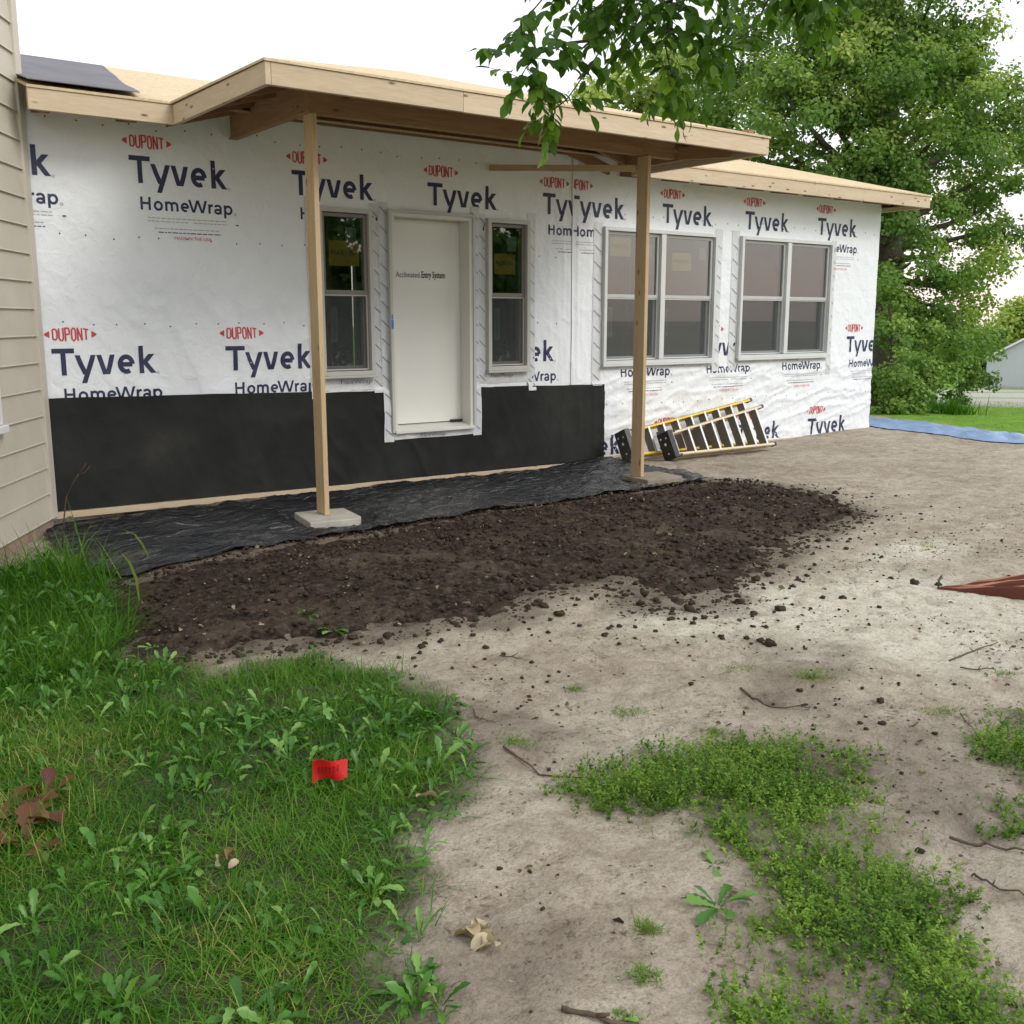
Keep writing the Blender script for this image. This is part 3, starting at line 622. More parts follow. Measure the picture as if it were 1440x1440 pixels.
# windows
def ring(mb, s0, s1, z0, z1, wd, y0, y1, bot=None):
    bt = bot or wd
    mb.box(s0, s0 + wd, y0, y1, z0, z1); mb.box(s1 - wd, s1, y0, y1, z0, z1); mb.box(s0 + wd, s1 - wd, y0, y1, z1 - wd, z1); mb.box(s0 + wd, s1 - wd, y0, y1, z0, z0 + bt)
def window(s0, s1, z0, z1, units, fm, sm, label, stick):
    f = MB(); ring(f, s0, s1, z0, z1, 0.040, -0.062, 0.10)
    f.box(s0 - 0.012, s1 + 0.012, -0.078, -0.05, z0 - 0.022, z0 - 0.001)
    wdt = (s1 - s0) / units
    for k in range(1, units): f.box(s0 + k * wdt - 0.035, s0 + k * wdt + 0.035, -0.060, 0.10, z0 + 0.045, z1 - 0.045)
    W = f.build('window', fm, HA, bevel=0.003); W['label'] = label
    zm = z0 + (z1 - z0) * 0.505
    for k in range(units):
        a = s0 + k * wdt + (0.045 if k == 0 else 0.036); b = s0 + (k + 1) * wdt - (0.045 if k == units - 1 else 0.036)
        for (n_, q0, q1, y0, y1) in (('upper_sash', zm - 0.02, z1 - 0.046, -0.022, 0.016), ('lower_sash', z0 + 0.046, zm + 0.02, 0.022, 0.062)):
            m_ = MB(); ring(m_, a + 0.001, b - 0.001, q0, q1, 0.030, y0, y1, 0.038); sh = m_.build(n_, sm, W, bevel=0.002)
            m_ = MB(); m_.box(a + 0.029, b - 0.029, (y0 + y1) / 2 - 0.003, (y0 + y1) / 2 + 0.003, q0 + 0.034, q1 - 0.028); m_.build('pane', M_GLASS, W)
        m_ = MB(); m_.add([(a + 0.02, -0.005, z0 + 0.05), (b - 0.02, -0.005, z0 + 0.05), (b - 0.02, -0.005, zm - 0.022), (a + 0.02, -0.005, zm - 0.022)], [(0, 1, 2, 3)])
        m_.build('insect_screen', M_SCREEN, W)
        m_ = MB(); ring(m_, a + 0.002, b - 0.002, z0 + 0.047, zm - 0.021, 0.012, -0.014, -0.002); m_.build('screen_frame', fm, W)
        if stick[k]:
            sx, sz, sw, sh_ = stick[k]; x0 = a + (b - a) * sx
            m_ = MB(); m_.box(x0, x0 + sw, 0.004, 0.0055, sz, sz + sh_); m_.build('yellow_label', M_STICK, W)
            text_mesh('label_lettering', 'MARVIN', 0.065, M_INK, W, wall_M(x0 + 0.02, sz + sh_ * 0.42, 0.003), sw / 0.30)
        m_ = MB(); m_.box(a + 0.10, a + 0.17, 0.050, 0.0515, z0 + 0.30, z0 + 0.62); m_.build('energy_label', M_STICKW, W)
        m_ = MB(); m_.box(b - 0.20, b - 0.09, 0.0045, 0.006, z1 - 0.30, z1 - 0.16); m_.build('paper_label', M_STICKW, W)
        t_ = text_mesh('label_lettering', 'MARVIN', 0.05, M_INK, W, Matrix.Translation((a + 0.155, 0.0485, z0 + 0.34)) @ Matrix.Rotation(math.pi / 2, 4, 'X') @ Matrix.Rotation(math.pi / 2, 4, 'Z'))
    return W
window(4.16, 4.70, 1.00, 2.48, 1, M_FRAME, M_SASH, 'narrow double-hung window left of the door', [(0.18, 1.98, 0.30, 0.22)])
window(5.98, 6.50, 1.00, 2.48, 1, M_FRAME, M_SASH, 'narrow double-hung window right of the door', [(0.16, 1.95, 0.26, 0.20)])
window(7.50, 9.24, 1.02, 2.48, 2, M_FRAMEL, M_SASHL, 'wide twin double-hung window behind the post', [(0.10, 2.18, 0.30, 0.20), (0.20, 2.05, 0.30, 0.20)])
window(9.66, 11.40, 1.04, 2.48, 2, M_FRAMEL, M_SASHL, 'wide twin double-hung window near the end of the wall', [(0.42, 2.02, 0.30, 0.20), None])

# door: slab set deep in a primed frame
dr = boxo('door', (4.925, 5.755, 0.115, 0.16, 0.505, 2.435), M_DOOR, HA, bevel=0.003)
mb = MB(); mb.box(4.875, 4.925, -0.058, 0.17, 0.44, 2.485); mb.box(5.755, 5.805, -0.058, 0.17, 0.44, 2.485); mb.box(4.925, 5.755, -0.058, 0.17, 2.437, 2.485)
mb.build('door_frame', M_JAMB, dr, bevel=0.003)
mb = MB(); mb.box(4.86, 4.89, -0.075, -0.04, 0.445, 2.50); mb.box(5.79, 5.82, -0.075, -0.04, 0.445, 2.50); mb.box(4.89, 5.79, -0.075, -0.04, 2.47, 2.50); mb.build('brick_mould', M_FRAME, dr, bevel=0.003)
mb = MB(); mb.prism([(4.89, -0.085, 0.435), (4.89, -0.085, 0.465), (4.89, 0.17, 0.502), (4.89, 0.17, 0.435)], (0.90, 0, 0)); mb.build('threshold', M_JAMB, dr, bevel=0.003)
boxo('door_sweep', (5.62, 5.75, 0.085, 0.113, 0.497, 0.520), M_BLACK, dr)
text_mesh('door_lettering', 'Acclimated', 0.075, M_NAVY, dr, wall_M(5.03, 1.90, 0.112), 0.78)
text_mesh('door_lettering', 'Entry System', 0.085, M_BLACK, dr, wall_M(5.31, 1.90, 0.112), 0.60, 0.002)
mb = MB(); mb.box(4.864, 4.888, -0.0775, -0.0752, 1.42, 1.50); mb.box(4.868, 4.882, -0.0775, -0.0752, 1.505, 1.55); mb.build('blue_sticker', M_BLUE, dr)

# ------------------------------------------------------------------ roof of the addition
CS0, CS1, CY = 2.79, 7.53, -2.20            # porch roof: left, right and front edges
rf = MB()
h = (0, 0, 0.018)
hip = SR - (YR - EY)
rf.prism([(1.775, EY - 0.01, ZF), (SR + 0.01, EY - 0.01, ZF), (hip, YR, ZR), (1.775, YR, ZR)], h)
RF = rf.build('roof', M_DECK, HA)
rf = MB(); rf.prism([(SR + 0.01, EY - 0.01, ZF + 0.001), (SR + 0.01, YB + 0.45, ZF + 0.001), (hip, YR, ZR + 0.001)], h); rf.build('roof', M_DECK, HA)
rf = MB(); rf.prism([(SR + 0.01, YB + 0.45, ZF), (-1, YB + 0.45, ZF), (-1, YR, ZR), (hip, YR, ZR)], h); rf.build('roof', M_DECK, HA)
# grey underlayment laid over part of the deck, its edge cut on a slant
rs = lambda y: ZF + (ZR - ZF) * (y - EY) / (YR - EY) + 0.022
ua = []
for i in range(13):
    t = i / 12; y = EY - 0.03 + (2.2 - EY) * t; ua.append((2.55 + 0.50 * t + 0.006 * math.sin(9 * t), y, rs(y) + 0.006 * math.sin(13 * t) + 0.004 + 0.03 * (1 - t) ** 5))
ub = [(1.78, y, z) for (_, y, z) in ua]
um = MB()
for i in range(12): um.prism([ub[i], ua[i], ua[i + 1], ub[i + 1]], (0, 0, 0.006))
um.build('underlayment', M_UNDER, RF)
# fascia boards and rafter tails
FH = ZF - ZE; zc = (ZF + ZE) / 2
board('fascia', (1.78, EY + 0.019, zc), (CS0 + 0.02, EY + 0.019, zc), 0.038, FH, M_FASCIA, HA)
board('fascia', (CS1, EY + 0.019, zc), (SR, EY + 0.019, zc), 0.038, FH, M_FASCIA, HA)
board('fascia', (SR - 0.019, EY + 0.04, zc), (SR - 0.019, YB + 0.43, zc), 0.038, FH, M_FASCIA, HA)
for s in list(np.arange(1.3, 2.75, 0.61)) + list(np.arange(7.75, 12.4, 0.61)):
    board('rafter_tail', (s, EY + 0.04, 2.99), (s, 0.02, 3.06), 0.038, 0.09, M_BEAM, HA)
boxo('soffit_panel', (S1 + 0.004, SR - 0.04, EY + 0.04, YB, ZE + 0.004, ZE + 0.014), M_BEAM, HA)

# ------------------------------------------------------------------ porch roof on two temporary posts
PO = empty('porch_roof', (5.16, -1.1, 2.93)); tag(PO, 'new lumber porch roof projecting over the door and narrow windows', 'porch roof')
ZP0, ZP1 = 2.945, 3.083; zc2 = (ZP0 + ZP1) / 2; ph = ZP1 - ZP0; sj = 4.27
board('fascia', (CS0 + 0.04, CY + 0.019, zc2), (sj - 0.001, CY + 0.019, zc2), 0.038, ph, M_FASCIA, PO)
board('fascia', (sj + 0.001, CY + 0.019, zc2 - 0.002), (CS1, CY + 0.019, zc2 - 0.002), 0.038, ph, M_FASCIA, PO)
board('rake_board', (CS0 + 0.019, EY - 0.03, zc2 + 0.006), (CS0 + 0.019, CY, zc2), 0.038, ph, M_FASCIA, PO)
board('rake_board', (CS1 - 0.019, EY - 0.01, zc2), (CS1 - 0.019, CY + 0.04, zc2), 0.038, ph, M_FASCIA, PO)
MS = 0.28; hw = (CS1 - CS0) / 2; ax_ = (CS0 + CS1) / 2; ay_ = CY + hw; az_ = ZP1 + MS * hw
yv = EY + (az_ - ZF) / 0.29
d_ = MB(); e0 = 0.01
for pl in ([(CS0 - e0, CY - e0, ZP1), (CS1 + e0, CY - e0, ZP1), (ax_, ay_, az_)],
           [(CS0 - e0, EY, ZP1 + 0.018), (CS0 - e0, CY - e0, ZP1 + 0.001), (ax_, ay_, az_ + 0.001), (ax_, yv, az_ + 0.003)],
           [(CS1 + e0, CY - e0, ZP1 + 0.001), (CS1 + e0, EY, ZP1 + 0.018), (ax_, yv, az_ + 0.003), (ax_, ay_, az_ + 0.001)]):
    dm = MB(); dm.prism(pl, (0, 0, 0.016)); dm.build('roof_deck_panel', M_DECK, PO)
BZ = 2.942; BH = 0.22; PY = -1.50
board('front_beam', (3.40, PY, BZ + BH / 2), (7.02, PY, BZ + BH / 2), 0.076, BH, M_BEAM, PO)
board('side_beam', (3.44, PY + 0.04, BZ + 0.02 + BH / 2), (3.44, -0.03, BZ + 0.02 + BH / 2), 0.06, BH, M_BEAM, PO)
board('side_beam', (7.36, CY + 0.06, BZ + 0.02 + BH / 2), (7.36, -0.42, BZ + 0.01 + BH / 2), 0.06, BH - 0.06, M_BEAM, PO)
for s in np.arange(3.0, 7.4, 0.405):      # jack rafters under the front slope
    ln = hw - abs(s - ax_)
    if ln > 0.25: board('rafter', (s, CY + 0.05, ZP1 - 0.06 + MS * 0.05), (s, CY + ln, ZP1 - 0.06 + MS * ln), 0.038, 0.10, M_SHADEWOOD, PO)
for y_ in np.arange(-1.75, 0.0, 0.405):   # and under both side slopes
    ln = min(hw, y_ - CY)
    for sg, e_ in ((1, CS0), (-1, CS1)):
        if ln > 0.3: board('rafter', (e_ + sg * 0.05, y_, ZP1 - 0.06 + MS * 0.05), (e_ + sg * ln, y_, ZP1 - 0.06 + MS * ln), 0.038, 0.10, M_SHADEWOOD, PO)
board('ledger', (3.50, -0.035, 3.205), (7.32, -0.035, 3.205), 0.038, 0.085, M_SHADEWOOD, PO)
board('blocking', (7.06, PY - 0.05, 2.99), (7.33, CY + 0.25, 2.99), 0.05, 0.11, M_BEAM, PO)
for s, zt, lab in ((3.42, 2.941, 'bare two by six post standing on a slab by the narrow window'), (6.68, 2.941, 'bare two by six post standing on a slab near the ladders')):
    PT = empty('porch_post', (s, PY, 0.045)); tag(PT, lab, 'post', 'temporary porch posts')
    board('post_lumber', (s, PY, 0.046), (s, PY, zt), 0.040, 0.140, M_PINE, PT, up=(0, 1, 0), bevel=0.004)
    for z in (0.3, 1.25, 2.2):
        mb = MB(); mb.tube([(s, PY - 0.0725, z), (s, PY - 0.069, z)], 0.004, 8); mb.build('nail_head', M_WIRE, PT)
br = board('brace_stick', (6.655, -1.42, 2.845), (6.02, -0.03, 2.955), 0.038, 0.055, M_PINE, None); tag(br, 'thin lumber brace running from right post top back to the wall', 'brace')

# pavers under the posts
def paver(cx, cy, rz, w_, d_, t_, z, mat, lab, seed):
    r_ = random.Random(seed); m_ = MB(); pts = []
    base = [(-w_ / 2, -d_ / 2), (w_ / 2 - 0.05, -d_ / 2 - 0.01), (w_ / 2, -d_ / 2 + 0.06), (w_ / 2 - 0.01, d_ / 2), (-w_ / 2 + 0.01, d_ / 2)]
    m_.prism([(x + r_.uniform(-.008, .008), y + r_.uniform(-.008, .008), 0) for x, y in base], (0, 0, t_))
    o_ = m_.build('concrete_paver', mat, None, Matrix.Translation((cx, cy, z)) @ Matrix.Rotation(rz, 4, 'Z'), bevel=0.008); tag(o_, lab, 'paver', 'concrete slabs under the posts'); return o_
paver(3.43, -1.56, R(-8), 0.42, 0.46, 0.058, -0.013, M_CONC, 'pale chipped concrete paver under the post by the window', 4)
paver(6.83, -1.56, R(-4), 0.46, 0.42, 0.05, -0.005, M_CONCD, 'soil stained concrete paver under the post near the ladders', 8)

# black ground sheet, crumpled
gx = np.arange(1.2, 7.7, 0.025); gy = np.arange(-2.75, 0.0, 0.025); AX, AY = np.meshgrid(gx, gy, indexing='ij'); dd = sdist(AX, AY, SHEET) + 0.03 * fbm(AX * 3, AY * 3, 90)
fold = (1 - np.abs(fbm(AX * 1.1 + AY * 0.7, AY * 4.6 - AX * 0.5, 91, 2))) ** 3
fold2 = (1 - np.abs(fbm(AX * 2.4 - AY, AY * 7.0 + AX * 1.2, 93, 2))) ** 4
padm = np.maximum(smooth(0.42, 0.24, np.hypot(AX - 3.43, AY + 1.56)), smooth(0.42, 0.24, np.hypot(AX - 6.83, AY + 1.56)))
AZ = terrain(AX, AY) + 0.012 + (0.026 * fold + 0.024 * fold2) * (0.35 + 0.65 * smooth(-0.02, -0.25, AY)) * (1 - 0.85 * padm) - 0.01 * smooth(-0.3, -0.02, AY)
AZ = np.minimum(AZ, np.where(padm > 0.3, -0.016 + 0.01, 9))
I = np.arange(AX.size).reshape(AX.shape); F = np.stack([I[:-1, :-1], I[1:, :-1], I[1:, 1:], I[:-1, 1:]], -1).reshape(-1, 4); k = (dd.ravel()[F] > 0).all(1)
tag(obj('ground_sheet', np_mesh('ground_sheet', np.stack([AX, AY, AZ], -1).reshape(-1, 3), [F[k]], M_SHEET, smooth_=True)), 'crumpled black plastic sheet laid on the ground along the wall base', 'ground sheet')

# ------------------------------------------------------------------ step ladders lying on their sides
def ladder(x0, y0, z0, L, wt, wb, nsteps, railm, capm, lab, shade, step_m):
    LD = empty('step_ladder', (x0, y0, z0)); tag(LD, lab, 'ladder', 'step ladders by the wall')
    ang = math.atan((wb - wt) / 2 / L)
    M = Matrix.Translation((x0, y0, z0)) @ Matrix.Rotation(R(-24), 4, 'X') @ Matrix.Rotation(-ang, 4, 'Y') @ Matrix.Translation((0, 0, wt / 2 + 0.012))
    hwid = lambda a: wt / 2 + (wb - wt) / 2 * a / L
    for sg in (-1, 1):                    # front rails: channel section
        m_ = MB()
        for (t0, t1, ya, yb) in ((0, 0.006, -0.035, 0.035), (0, 0.028, -0.035, -0.029), (0, 0.028, 0.029, 0.035)):
            c = []
            for a in (0, L):
                b0 = sg * (hwid(a) - t0); b1 = sg * (hwid(a) - t1)
                c += [(a, ya, b0), (a, yb, b0), (a, yb, b1), (a, ya, b1)]
            m_.add(c, [(0, 1, 2, 3), (7, 6, 5, 4), (0, 4, 5, 1), (1, 5, 6, 2), (2, 6, 7, 3), (3, 7, 4, 0)])
        m_.build('front_rail', railm, LD, M)
        m_ = MB(); c = []                 # rear rails, folded close behind
        for a in (0.1, L - 0.02):
            b0 = sg * (hwid(a) - 0.01); b1 = sg * (hwid(a) - 0.034)
            c += [(a, 0.075, b0), (a, 0.115, b0), (a, 0.115, b1), (a, 0.075, b1)]
        m_.add(c, [(0, 1, 2, 3), (7, 6, 5, 4), (0, 4, 5, 1), (1, 5, 6, 2), (2, 6, 7, 3), (3, 7, 4, 0)]); m_.build('rear_rail', railm, LD, M)
        m_ = MB(); m_.box(L - 0.02, L + 0.012, -0.04, 0.04, min(sg * (hwid(L) - 0.035), sg * (hwid(L) + 0.006)), max(sg * (hwid(L) - 0.035), sg * (hwid(L) + 0.006))); m_.build('foot', M_BLACK, LD, M, bevel=0.004)
    for k in range(nsteps):
        a = 0.06 + (k + 1) * (L - 0.12) / (nsteps + 0.45); hh = hwid(a) - 0.008
        m_ = MB(); m_.cur = 1; m_.box(a - 0.004, a + 0.004, -0.033, 0.066, -hh, hh); m_.cur = 0; m_.box(a - 0.002, a + 0.024, -0.040, -0.033, -hh, hh); m_.box(a - 0.002, a + 0.024, 0.046, 0.051, -hh, hh)
        m_.build('step', [step_m, M_TREAD], LD, M, bevel=0.002)
        m_ = MB(); m_.box(a + 0.05, a + 0.07, 0.085, 0.10, -hh + 0.03, hh - 0.03); m_.build('rear_brace', M_ALU, LD, M)
    m_ = MB(); m_.box(-0.075, 0.0, -0.055, 0.125, -wt / 2 - 0.02, wt / 2 + 0.02); m_.box(0.0, 0.05, -0.05, 0.12, -wt / 2 - 0.012, -wt / 2 + 0.012); m_.box(0.0, 0.05, -0.05, 0.12, wt / 2 - 0.012, wt / 2 + 0.012)
    cp = m_.build('top_cap', capm, LD, M, bevel=0.006)
    for (yy, bb, r_) in ((0.035, 0.02, 0.017), (0.0, 0.09, 0.011), (0.03, -0.10, 0.011), (0.08, 0.10, 0.012)):
        m_ = MB(); m_.tube([(-0.0765, yy, bb * wt / 0.3), (-0.0745, yy, bb * wt / 0.3)], r_, 12); m_.build('tool_hole', M_WTRIM, cp, M)
    m_ = MB(); m_.box(0.002, 0.006, -0.05, 0.12, -wt / 2, wt / 2); m_.build('cap_plate', M_ALU, LD, M)
    m_ = MB(); m_.tube([(L * 0.55, 0.03, hwid(L * .55) - 0.03), (L * 0.68, 0.09, hwid(L * .68) - 0.05)], 0.006, 6); m_.build('spreader', M_ALU, LD, M)
    return LD
ladder(7.64, -0.44, 0.035, 2.10, 0.29, 0.56, 8, M_YEL, M_GREYP, 'yellow fibreglass step ladder lying on its side against the wall', 0, M_ALU)
ladder(8.04, -0.68, 0.035, 1.60, 0.27, 0.50, 7, M_CREAM, M_BLACK, 'cream railed step ladder with black cap lying in front of yellow ladder', 0, M_ALU)

# ------------------------------------------------------------------ tarps, flag
ta = np.linspace(0, 1, 60); tb = np.linspace(0, 1, 16); TA, TB = np.meshgrid(ta, tb, indexing='ij')
nA, nB = np.array([12.47, 0.25]), np.array([12.75, -5.0]); fA, fB = np.array([13.5, 0.75]), np.array([13.35, -4.9])
bx_ = nA[0] + (nB[0] - nA[0]) * TA + TB * (fA[0] - nA[0] + (fB[0] - nB[0] - fA[0] + nA[0]) * TA) + 0.05 * fbm(TA * 20, TB * 2, 100)
by_ = nA[1] + (nB[1] - nA[1]) * TA + TB * (fA[1] - nA[1] + (fB[1] - nB[1] - fA[1] + nA[1]) * TA)
bz_ = terrain(bx_, by_) + 0.012 + 0.04 * np.sin(np.pi * np.clip(TB * 1.1, 0, 1)) * (0.55 + 0.45 * fbm(TA * 9, TB * 1.5, 102)) + 0.05 * (1 - np.abs(fbm(TA * 24, TB * 3, 103, 3))) ** 5 * smooth(0, 0.15, TB)
I = np.arange(TA.size).reshape(TA.shape); F = np.stack([I[:-1, :-1], I[1:, :-1], I[1:, 1:], I[:-1, 1:]], -1).reshape(-1, 4)
tag(obj('blue_tarp', np_mesh('blue_tarp', np.stack([bx_, by_, bz_], -1).reshape(-1, 3), [F], M_BTARP, smooth_=True)), 'rumpled blue tarp on the ground past the end of the wall', 'tarp')

tip = np.array(G(1318, 824)); e1 = np.array(G(1470, 810)); e2 = np.array(G(1455, 840)); nf = 73
V = []; Fq = []; TT = []
rows = 14
for i in range(rows):
    t = (i / (rows - 1)) ** 1.2 * 2.2
    for j in range(nf):
        a = j / (nf - 1); p = tip + t * ((1 - a) * (e2 - tip) + a * (e1 - tip))
        fr = (a * 3.0) % 1.0; saw = fr / 0.06 if fr < 0.06 else max(0.0, 1.0 - 0.35 * fr - 0.65 * fr ** 6)
        hgt = 0.004 + 0.085 * min(t, 1.5) * saw * (1 - 0.15 * a) + 0.006 * math.sin(t * 9 + j)
        if j in (0, nf - 1): hgt = -0.01
        V.append((p[0], p[1], float(terrain(p[0], p[1])) + hgt))
for i in range(rows - 1):
    for j in range(nf - 1):
        Fq.append((i * nf + j, (i + 1) * nf + j, (i + 1) * nf + j + 1, i * nf + j + 1)); f_ = (j / (nf - 1) * 3) % 1.0; TT.append(0.15 if f_ < 0.07 else 0.85 - 0.45 * f_ + 0.1 * (int(j / (nf - 1) * 3) % 2))  # pale faded fold tops, creases darkened: pleat shading put into the tint
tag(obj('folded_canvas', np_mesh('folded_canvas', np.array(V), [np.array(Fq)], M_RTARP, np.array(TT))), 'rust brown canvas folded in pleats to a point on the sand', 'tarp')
sx_, sy_ = G(1320, 822); sz_ = float(terrain(sx_, sy_))
mb = MB(); mb.tube([(sx_, sy_, sz_ - 0.03), (sx_, sy_, sz_ + 0.05), (sx_ + 0.012, sy_ - 0.008, sz_ + 0.07)], 0.006, 6); mb.tube([(sx_ - 0.012, sy_, sz_ + 0.045), (sx_ + 0.02, sy_ - 0.01, sz_ + 0.055)], 0.005, 6)
tag(mb.build('tent_stake', M_STAKE), 'small dark green stake at the tip of the rust canvas', 'stake')

fx, fy = G(470, 1108); fz = float(terrain(fx, fy)); FG = empty('marker_flag', (fx, fy, fz)); tag(FG, 'small red marker flag standing low in the grass', 'flag')
mb = MB(); mb.tube([(fx + 0.02, fy, fz - 0.02), (fx + 0.03, fy - 0.005, fz + 0.14)], 0.0013, 6); mb.build('wire', M_WIRE, FG)
V = []; nfl = 9
for i in range(nfl):
    for j in range(6):
        u_ = i / (nfl - 1); v_ = j / 5; dx = (u_ - 0.62) * 0.115; b_ = 0.017 * math.sin(u_ * 6 + v_ * 1.5)
        p = Vector((fx, fy, fz)) + Vector(RT) * dx + Vector(FW) * b_ + Vector((0, 0, 0.046 + v_ * 0.075 + 0.036 * (u_ - 0.5) - 0.020 * u_ * u_ * v_ + 0.006 * math.sin(u_ * 5)))
        V.append(p)
Fq = [(i * 6 + j, (i + 1) * 6 + j, (i + 1) * 6 + j + 1, i * 6 + j + 1) for i in range(nfl - 1) for j in range(5)]
obj('flag_cloth', np_mesh('flag_cloth', np.array(V), [np.array(Fq)], M_FLAG, smooth_=True), FG)
mb = MB()
for i in range(6):
    for (u0, v0, v1) in ((0.16 + i * 0.12, 0.42, 0.72),):
        dx0 = (u0 - 0.62) * 0.115; bb = 0.017 * math.sin(u0 * 6 + 0.8) - 0.006; zz = 0.046 + 0.036 * (u0 - 0.5)
        q = Vector((fx, fy, fz)) + Vector(RT) * dx0 + Vector(FW) * bb
        w_ = Vector(RT) * 0.0025
        mb.add([q + Vector((0, 0, zz + v0 * .07)), q + w_ + Vector((0, 0, zz + v0 * .07)), q + w_ + Vector((0, 0, zz + v1 * .07)), q + Vector((0, 0, zz + v1 * .07))], [(0, 1, 2, 3)])
        q2 = q + w_ * 2; mb.add([q + Vector((0, 0, zz + v1 * .07 - .003)), q2 + Vector((0, 0, zz + v1 * .07 - .003)), q2 + Vector((0, 0, zz + v1 * .07)), q + Vector((0, 0, zz + v1 * .07))], [(0, 1, 2, 3)])
mb.build('flag_lettering', M_BLACK, FG)

# ------------------------------------------------------------------ clods, stones, twigs, dry leaves
def lump(seed, sub=1):
    import bmesh
    bm = bmesh.new(); bmesh.ops.create_icosphere(bm, subdivisions=sub + 1, radius=1); r_ = np.random.default_rng(seed)
    v = np.array([x.co for x in bm.verts]); f = np.array([[q.index for q in x.verts] for x in bm.faces]); bm.free()
    v *= (1 + 0.75 * (r_.random(len(v)) - 0.5))[:, None]; v *= np.array([1, r_.uniform(.7, 1), r_.uniform(.55, .8)]); return v, f
LUMPS = [lump(s, 0) for s in range(5)]; LUMP2 = [lump(s + 20, 1) for s in range(6)]
def scatter_lumps(name, P_, r_, mat, tint=None):
    V = []; F = []; b = 0
    for i, (p, rr) in enumerate(zip(P_, r_)):
        v, f = LUMPS[i % 5]; a = rng.uniform(0, 6.28); c_, s_ = math.cos(a), math.sin(a)
        q = v * rr; q = np.stack([q[:, 0] * c_ - q[:, 1] * s_, q[:, 0] * s_ + q[:, 1] * c_, q[:, 2]], 1) + p
        V.append(q); F.append(f + b); b += len(v)
    return obj(name, np_mesh(name, np.concatenate(V), [np.concatenate(F)], mat))
def sample_poly(poly, n, edge=0.0, seed=0):
    r_ = np.random.default_rng(seed); P_ = np.array(poly); lo = P_.min(0) - edge; hi = P_.max(0) + edge; o_ = np.zeros((0, 2)); dd = np.zeros(0)
    while len(o_) < n:
        q = lo + r_.random((n * 3, 2)) * (hi - lo); d = sdist(q[:, 0], q[:, 1], poly); k = d > -edge; o_ = np.concatenate([o_, q[k]]); dd = np.concatenate([dd, d[k]])
    return o_[:n], dd[:n]
p, d = sample_poly(SOIL, 26000, 0.10, 5); r_ = 0.0025 + 0.021 * rng.random(len(p)) ** 11 * (1 + 0.15 * smooth(0.5, 0.0, d) * (p[:, 1] < -2.9))
z = surf(p[:, 0], p[:, 1]) + 0.008 * (d > 0.05)
tag(scatter_lumps('soil_crumbs', np.column_stack([p, z]), r_, M_CLOD), 'small crumbs of dark soil covering the topsoil', 'soil', kind='stuff')
p, d = sample_poly(SOIL, 260, 0.0, 6); r_ = 0.003 + 0.007 * rng.random(len(p)) ** 3
tag(scatter_lumps('soil_pebbles', np.column_stack([p, surf(p[:, 0], p[:, 1]) + 0.016]), r_, M_PEBBLE), 'tiny pale stones mixed in the topsoil', 'stones', kind='stuff')
p, d = sample_poly(SOIL, 22000, 1.0, 7); k = (d < 0.05) & (rng.random(len(d)) < np.exp(d / 0.26)) & (p[:, 1] < -2.45); p = p[k]
r_ = 0.0025 + 0.015 * rng.random(len(p)) ** 5
tag(scatter_lumps('scattered_crumbs', np.column_stack([p, terrain(p[:, 0], p[:, 1]) + r_ * 0.3]), r_, M_CLOD), 'fine soil crumbs strewn over sand beside the topsoil', 'soil', kind='stuff')
def flakes(name, p, zf, L0, L1, mat, seed, lab, cat):
    r2 = np.random.default_rng(seed); n = len(p); P0 = np.column_stack([p, zf(p[:, 0], p[:, 1]) + 0.003]); L = r2.uniform(L0, L1, n) * r2.random(n) ** 0.7 + L0 * .5
    V, F, k_ = leaf_strips(P0, rdir(n, -0.05, 0.35, r2), np.tile([0, 0, 1.0], (n, 1)) + 0.5 * r2.standard_normal((n, 3)), L, L * r2.uniform(0.07, 0.4, n), [0.5, 1.0, 0.2], r2.uniform(0, 1.2, n), 0.4)
    return tag(obj(name, np_mesh(name, V, [F], mat, np.repeat(r2.random(n) ** 1.5, k_))), lab, cat, kind='stuff')
YARD = [G(*q) for q in [(640, 940), (900, 880), (1440, 700), (1700, 1000), (1600, 1600), (640, 1600)]]
p, d = sample_poly(YARD, 4200, 0, 8); p = p[rng.random(len(p)) < smooth(-0.1, 0.45, fbm(p[:, 0] * 2.3, p[:, 1] * 2.3, 130))]; r_ = 0.0015 + 0.009 * rng.random(len(p)) ** 5
tag(scatter_lumps('sand_debris', np.column_stack([p, terrain(p[:, 0], p[:, 1]) + r_ * 0.3]), r_, M_CLOD), 'tiny dark bits littering the bare sandy ground', 'debris', kind='stuff')
